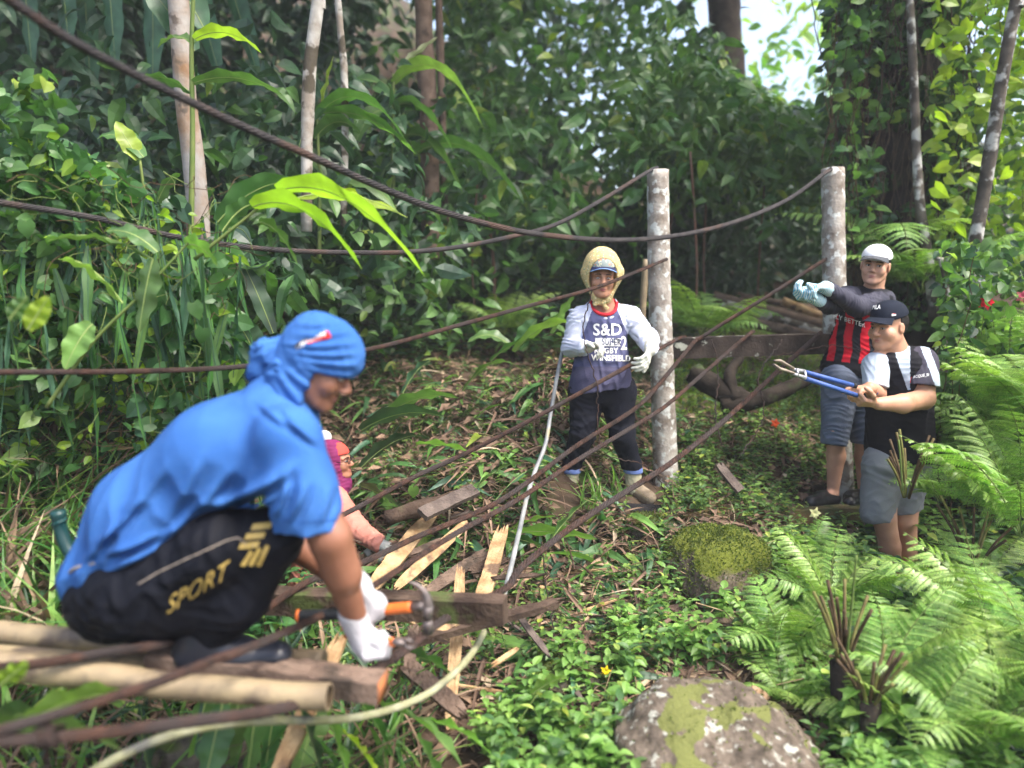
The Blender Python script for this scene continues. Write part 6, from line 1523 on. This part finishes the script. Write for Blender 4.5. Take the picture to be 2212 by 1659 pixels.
# ---------- woman in magenta headscarf, half hidden
def build_hijab():
    W = lambda u, v, d=0: ivec(at(u, v, 4.5 + d))
    root = person('woman in magenta headscarf and salmon top crouching behind the squatting man', Vector(W(690, 1330)))
    a = [W(590, 930, -.6), W(900, 930, -.6), W(590, 1380, -.6), W(900, 1380, .4), W(590, 930, .4), W(900, 930, .4)]
    lo, hi = np.min(a, 0), np.max(a, 0)
    hd = Head(W(726, 995, 0), (.97, -.16, .08), (-.06, 0, 1), .92)
    S = Sdf(lo, hi, .005); hd.build(S, ears=False); S.cap(hd.p(0, -.02, -.08), W(708, 1060), .05, .06, .02)
    S.cap(W(700, 1080, .0), W(680, 1250, 0), .10, .13, .03, side=(0, 1, 0), sc_=1.3)
    S.chain([W(724, 1075, -.14), W(768, 1140, -.28), W(828, 1180, -.42)], [.05, .042, .03], .015)
    S.chain([W(690, 1250, -.1), W(760, 1290, -.3), W(740, 1360, -.2)], [.09, .07, .05], .02)
    S.chain([W(690, 1250, .15), W(760, 1290, .2), W(740, 1360, .2)], [.09, .07, .05], .02)
    S.cap(W(828, 1180, -.42), W(838, 1184, -.44), .018, .014)
    sdf_obj('body', S, mat('warm skin', (.46, .21, .13), (.40, .18, .11), 12, .5), root)
    hd.parts(root, lip=(.4, .13, .11))
    H = Sdf(lo, hi, .005); H.ell(hd.p(0, -.03, .022), (.092, .103, .112), hd.M, .02)
    H.cap(hd.p(0, -.03, -.06), W(705, 1060, 0), .085, .11, .04); H.cap(hd.p(0, -.01, -.09), hd.p(0, .02, -.16), .065, .06, .03)
    H.cap(hd.p(0, -.0, -.14), W(728, 1088, -.10), .07, .03, .03)
    H.cutf(lo, hi, lambda X: np.minimum((X - hd.p(0, .058, 0)) @ hd.f + .10 * ((X - hd.p(0, .058, 0)) @ hd.u), (X - hd.p(0, 0, -.105)) @ hd.u))
    H.disp(folds(.006, 55, 2, (.3, 0, 1))); sdf_obj('headscarf', H, mat('magenta scarf cloth', (.17, .02, .085), (.22, .03, .115), 9, .75, .1, 120), root)
    U = Sdf(lo, hi, .005); U.ell(hd.p(0, -.010, .030), (.078, .0965, .094), hd.M, .01); U.cut(hd.p(0, .05, .045), -hd.u); sdf_obj('headband', U, mat('coral inner cap', (.62, .08, .06), rough=.8), root)
    g = Geo(); 
    for e in (-1, 1):
        t = np.linspace(0, 2 * np.pi, 18)
        tube(g, [hd.p(e * .034 + .021 * math.cos(x), .102, .0 + .017 * math.sin(x)) for x in t], .0022, 6)
        tube(g, [hd.p(e * .055, .101, .003), hd.p(e * .078, .03, .004)], .0022, 6)
    tube(g, [hd.p(-.012, .103, .002), hd.p(.012, .103, .002)], .0018, 6)
    g.build('glasses', mat('black frame', (.01, .01, .012), rough=.3), root)
    sal = mat('salmon cotton', (.52, .19, .145), (.60, .25, .195), 7, .9, .2, 120)
    T = Sdf(lo, hi, .005); T.cap(W(700, 1085, .0), W(680, 1255, 0), .125, .155, .04, side=(0, 1, 0), sc_=1.3)
    T.cap(W(716, 1078, -.12), W(700, 1078, .14), .075, .075, .03)
    T.chain([W(722, 1078, -.14), W(768, 1142, -.28), W(818, 1174, -.40)], [.078, .068, .05], .03)
    T.disp(folds(.010, 46, 14, (1, 0, .6))); T.cut(W(824, 1177, -.41), (.9, 0, -.35)); sdf_obj('blouse', T, sal, root)
    B = Sdf(lo, hi, .006); B.chain([W(690, 1255, -.1), W(760, 1295, -.3), W(745, 1350, -.2)], [.12, .09, .07], .03); B.chain([W(690, 1255, .15), W(760, 1295, .2), W(745, 1350, .2)], [.12, .09, .07], .03)
    sdf_obj('trousers', B, mat('dark trousers', (.03, .03, .04), rough=.9), root)
    G = Sdf(lo, hi, .0042); hand(G, W(830, 1180, -.42), (.9, -.25, -.3), (.1, .1, -1), (.5, .6, .65, .7), 1, .95, .0115, tcurl=.5)
    G.cap(W(824, 1178, -.41), W(836, 1182, -.43), .034, .033, .01)
    sdf_obj('glove', G, mat('white grey work glove', (.62, .62, .58), (.30, .31, .29), 40, .95, .3, 120), root)
    # white cap seen just above her headscarf (a helper behind her)
    return root

# ---------- squatting man in blue
def build_blue():
    W = lambda u, v, d=0: ivec(at(u, v, 2.2 + d))
    root = person('man in bright blue shirt and blue head cloth squatting on the bamboo deck', Vector(W(450, 1425)))
    a = [W(100, 640, -.36), W(930, 640, -.36), W(100, 1490, -.36), W(930, 1490, .40), W(100, 640, .40), W(930, 640, .40)]
    lo, hi = np.min(a, 0), np.max(a, 0)
    hd = Head(W(692, 786, .0), (.87, -.10, -.52), (.50, 0, .87), 1.0)
    S = Sdf(lo, hi, .005); hd.build(S, ears=False)
    S.cap(hd.p(0, -.03, -.06), W(610, 890, .0), .06, .07, .02)
    S.chain([W(590, 930, 0), W(430, 1040, 0), W(290, 1225, 0)], [.09, .10, .09], .04, side=(0, 1, 0), sc_=1.3)
    S.chain([W(630, 960, -.17), W(712, 1160, -.20), W(770, 1345, -.10)], [.05, .054, .034], .02)
    S.cap(W(712, 1160, -.20), W(742, 1240, -.16), .050, .052, .02)
    S.chain([W(640, 950, .17), W(610, 1160, .12), W(765, 1262, .02)], [.06, .05, .034], .02)
    S.cap(W(770, 1345, -.10), W(778, 1365, -.10), .02, .016); S.cap(W(765, 1262, .02), W(780, 1270, .015), .02, .016)
    S.chain([W(270, 1270, -.12), W(590, 1165, -.13), W(455, 1375, -.11)], [.11, .07, .05], .02)
    S.chain([W(270, 1270, .12), W(580, 1165, .13), W(445, 1375, .11)], [.11, .07, .05], .02)
    sdf_obj('body', S, skin_b, root)
    hd.parts(root, look=(0, -1), lip=(.2, .07, .06), half=.4)
    blue = mat('bright blue cotton', (.030, .105, .315), (.045, .14, .39), 5, .9, .3, 220, c3=(.022, .08, .26), s3=3.5, t3=(.5, .7))
    # shirt
    T = Sdf(lo, hi, .005)
    T.chain([W(590, 905, 0), W(480, 985, 0), (W(330, 1115, 0)), W(262, 1215, 0)], [.115, .152, .155, .135], .06, side=(0, 1, 0), sc_=1.28)
    T.cap(W(618, 945, -.15), W(618, 945, .16), .085, .085, .05)
    T.cap(W(600, 845, .0), W(620, 900, 0), .068, .08, .04)
    T.chain([W(628, 960, -.17), W(655, 1060, -.19), W(670, 1150, -.195)], [.086, .086, .088], .04)
    T.cap(W(550, 985, -.08), W(630, 1040, -.17), .10, .085, .05)
    T.chain([W(262, 1215, 0), W(218, 1242, 0)], [.12, .098], .03, side=(0, 1, 0), sc_=1.5)
    # hollow over the lap, sleeve opening and hem
    T.cap(W(330, 1345, 0), W(600, 1240, 0), .115, .125, .012, side=(0, 1, 0), sc_=2.5, op='s')
    T.cutf(lo, hi, lambda X: np.minimum(np.minimum((X - W(675, 1136, -.19)) @ np.array([.05, 0, -1.0]), (X - W(560, 1130, 0)) @ np.array([1.0, 0, 0])), 9.0))
    T.cut(W(200, 1268), (.30, 0, -.95))
    fr = folds(.012, 13, 41, (.75, .1, .55)); fr2 = folds(.010, 18, 44, (.9, .0, -.4))
    def dsp(X):
        u, v = px_of(X); k = np.clip((v - 960) / 120, .15, 1.25)
        return fr(X) * k + fr2(X) * np.clip((v - 1080) / 80, 0, 1.3)
    T.disp(dsp)
    T.disp(creases([(427, 1102, 600, 1030, 13, 0.0224), (470, 1122, 605, 1060, 10, 0.0192), (500, 1080, 640, 1000, 12, 0.0160), (395, 1120, 500, 1010, 12, 0.0128), (350, 1130, 430, 990, 14, 0.0128), (590, 1120, 622, 1020, 9, 0.0192), (620, 1130, 660, 1040, 9, 0.0160), (690, 1130, 712, 1050, 8, 0.0096),
        (222, 1198, 345, 1150, 8, 0.0192), (250, 1222, 390, 1150, 8, 0.0192), (215, 1240, 330, 1190, 7, 0.0160), (200, 1180, 300, 1080, 10, 0.0144), (180, 1215, 250, 1120, 8, 0.0128), (330, 1175, 415, 1105, 9, 0.0160), (610, 880, 690, 960, 9, 0.0128), (560, 870, 650, 930, 8, 0.0080), (270, 1110, 350, 1010, 14, 0.0112)]))
    shirt = sdf_obj('shirt', T, blue, root, it=2)
    line_px('sleeve_hem', [(612, 1124), (660, 1128), (735, 1121)], 1.8, shirt, mat('dark blue stitching', (.012, .06, .25)), root, .003)
    # head cloth
    H = Sdf(lo, hi + .04, .0045)
    H.ell(hd.p(0, -.006, .044), (.090, .118, .098), hd.M, .02); H.ell(hd.p(0, -.055, .062), (.080, .070, .068), hd.M, .02)
    H.cap(hd.p(0, -.045, .0), hd.p(0, -.045, -.08), .088, .085, .03); H.cap(hd.p(-.0, -.03, -.08), W(628, 905, 0), .082, .085, .04)
    H.cap(hd.p(.05, -.005, -.02), hd.p(.052, .0, -.13), .034, .03, .03); H.cap(hd.p(-.05, -.005, -.02), hd.p(-.052, .0, -.13), .034, .03, .03)
    H.cap(hd.p(.052, .0, -.12), W(684, 925, -.10), .03, .022, .02)
    def facecut(X):
        f = (X - hd.p(0, 0, 0)) @ hd.f; u = (X - hd.c) @ hd.u
        return np.minimum(f - .018 - .1 * np.maximum(0, -u - .05), -.002 - u + .30 * (f - .05))
    H.cutf(lo, hi + .04, facecut, .006)
    H.disp(folds(.003, 75, 51, (.35, .05, 1)))
    H.disp(creases([(600, 740, 772, 740, 6, .006), (605, 752, 775, 765, 6, .007), (612, 762, 772, 790, 7, .008), (622, 772, 762, 815, 7, .008), (640, 722, 765, 712, 7, .005), (615, 790, 690, 850, 8, .008), (600, 800, 668, 890, 9, .009), (620, 772, 688, 820, 7, .006), (590, 820, 640, 900, 9, .008), (630, 700, 745, 690, 6, .004)])); wrap = sdf_obj('head_cloth', H, blue, root, it=2)
    K = Sdf(lo, hi, .0045)
    K.ell(W(576, 762, -.02), (.040, .034, .040), None, .01); K.cap(W(566, 752, -.02), W(556, 800, -.02), .02, .026, .02); K.cap(W(584, 756, 0), W(618, 742, 0), .026, .03, .02)
    K.cap(W(600, 792, -.06), W(592, 812, -.06), .022, .022, .01); K.cap(W(556, 796, -.02), W(545, 812, 0), .02, .018, .02)
    K.disp(folds(.010, 110, 5, (.5, .2, 1))); kn = sdf_obj('knot', K, blue, root); kn.parent = wrap
    lg = patch_px('logo', [(660, 742), (708, 716), (716, 728), (668, 744)], wrap, mat('red print', (.6, .03, .02)), root, 8, 3, .004)
    text_px('letters', 'USTRON', (672, 740), (17, -8.5), (1, -12), wrap, mat('white print', (.78, .78, .76), rough=.8), root, .005, xs=.9, bold=.02)
    patch_px('logo', [(634, 748), (662, 730), (668, 736), (642, 748)], wrap, mat('dark print', (.05, .05, .05)), root, 5, 2, .004)
    # track trousers
    pant = mat('black track trousers', (.0025, .003, .006), (.006, .007, .012), 9, .7, .15, 120)
    P = Sdf(lo, hi, .005)
    P.ell(W(268, 1268, 0), (.150, .20, .150), None, .05)
    for s_ in (-1, 1):
        P.chain([W(285, 1280, .125 * s_), W(470, 1190, .135 * s_), W(588, 1158, .13 * s_)], [.125, .108, .084], .04)
        P.chain([W(588, 1165, .13 * s_), W(520, 1290, .125 * s_), W(455, 1375, .11 * s_)], [.078, .078, .062], .03)
        P.cap(W(350, 1310, .12 * s_), W(470, 1290, .12 * s_), .10, .08, .05)
    P.disp(folds(.008, 32, 61, (.6, 0, 1))); pants = sdf_obj('trousers', P, pant, root, it=2)
    gold = mat('gold print', (.48, .34, .09), (.36, .25, .07), 60, .5)
    text_px('letters', 'SPORT', (423, 1288), (51, -31), (14, -60), pants, gold, root, xs=.82, bold=.008)
    for i in range(3):
        patch_px('stripe', [(548 - 14 * i, 1133 + 20 * i), (590 - 14 * i, 1129 + 20 * i), (584 - 14 * i, 1142 + 20 * i), (542 - 14 * i, 1146 + 20 * i)][::1], pants, gold, root, 5, 2, .004)
        patch_px('stripe', [(575 - 17 * i, 1176 + 6 * i), (583 - 17 * i, 1180 + 6 * i), (563 - 17 * i, 1222), (553 - 17 * i, 1220)], pants, gold, root, 5, 2, .004)
    line_px('piping', [(300, 1262), (345, 1235), (420, 1200), (490, 1168), (515, 1162), (535, 1176), (560, 1180)], 2.2, pants, mat('beige piping', (.3, .25, .2)), root, .004)
    # boots
    bt = mat('black rubber boot', (.016, .018, .026), rough=.3, bump=.1, bscale=20)
    for s_ in (-1, 1):
        K = Sdf(lo, hi, .005); dz = .115 * s_
        K.chain([W(440, 1340, dz), W(425, 1405, dz)], [.062, .060], .02); K.chain([W(415, 1412, dz), W(520, 1418, dz), W(600, 1415, dz)], [.050, .045, .041], .03, side=(0, 1, 0), sc_=1.1)
        K.cap(W(440, 1380, dz), W(520, 1410, dz), .055, .044, .03); K.cut(W(500, 1446), (0, 0, -1)); sdf_obj('boot', K, bt, root)
    gl = mat('white cotton glove', (.50, .49, .51), (.34, .33, .35), 16, .95, .35, 160)
    G = Sdf(lo, hi, .0045); hand(G, W(768, 1345, -.10), (.30, -.1, -.93), (.9, .25, .1), (1.15, 1.2, 1.25, 1.3), -1, 1.15, .0135, tcurl=1.0); G.cap(W(760, 1325, -.11), W(770, 1350, -.10), .040, .040, .02); G.ell(W(788, 1385, -.105), (.044, .034, .046), None, .02); sdf_obj('glove', G, gl, root)
    G = Sdf(lo, hi, .0045); hand(G, W(772, 1258, .02), (.66, -.1, -.74), (-.55, -.2, -.6), (1.2, 1.25, 1.3, 1.3), 1, 1.12, .0135, tcurl=1.0); G.cap(W(762, 1252, .03), W(775, 1266, .02), .040, .040, .02); G.ell(W(812, 1310, -.005), (.036, .032, .046), None, .02); sdf_obj('glove', G, gl, root)
    # cord belt
    g = Geo(); tube(g, crom([W(150, 1262, -.10), W(152, 1235, -.16), W(180, 1222, -.18), W(230, 1212, -.19)], .01), .0045, 6); tube(g, crom([W(152, 1262, -.10), W(166, 1282, -.10), W(160, 1330, -.10), W(148, 1345, -.10)], .01), .005, 6, wob=.15)
    g.build('waist_cord', mat('grey cord', (.25, .22, .18), rough=.95), root)
    return root
for f_ in (build_woman, build_striped, build_cutter_man, build_hijab, build_blue): f_()
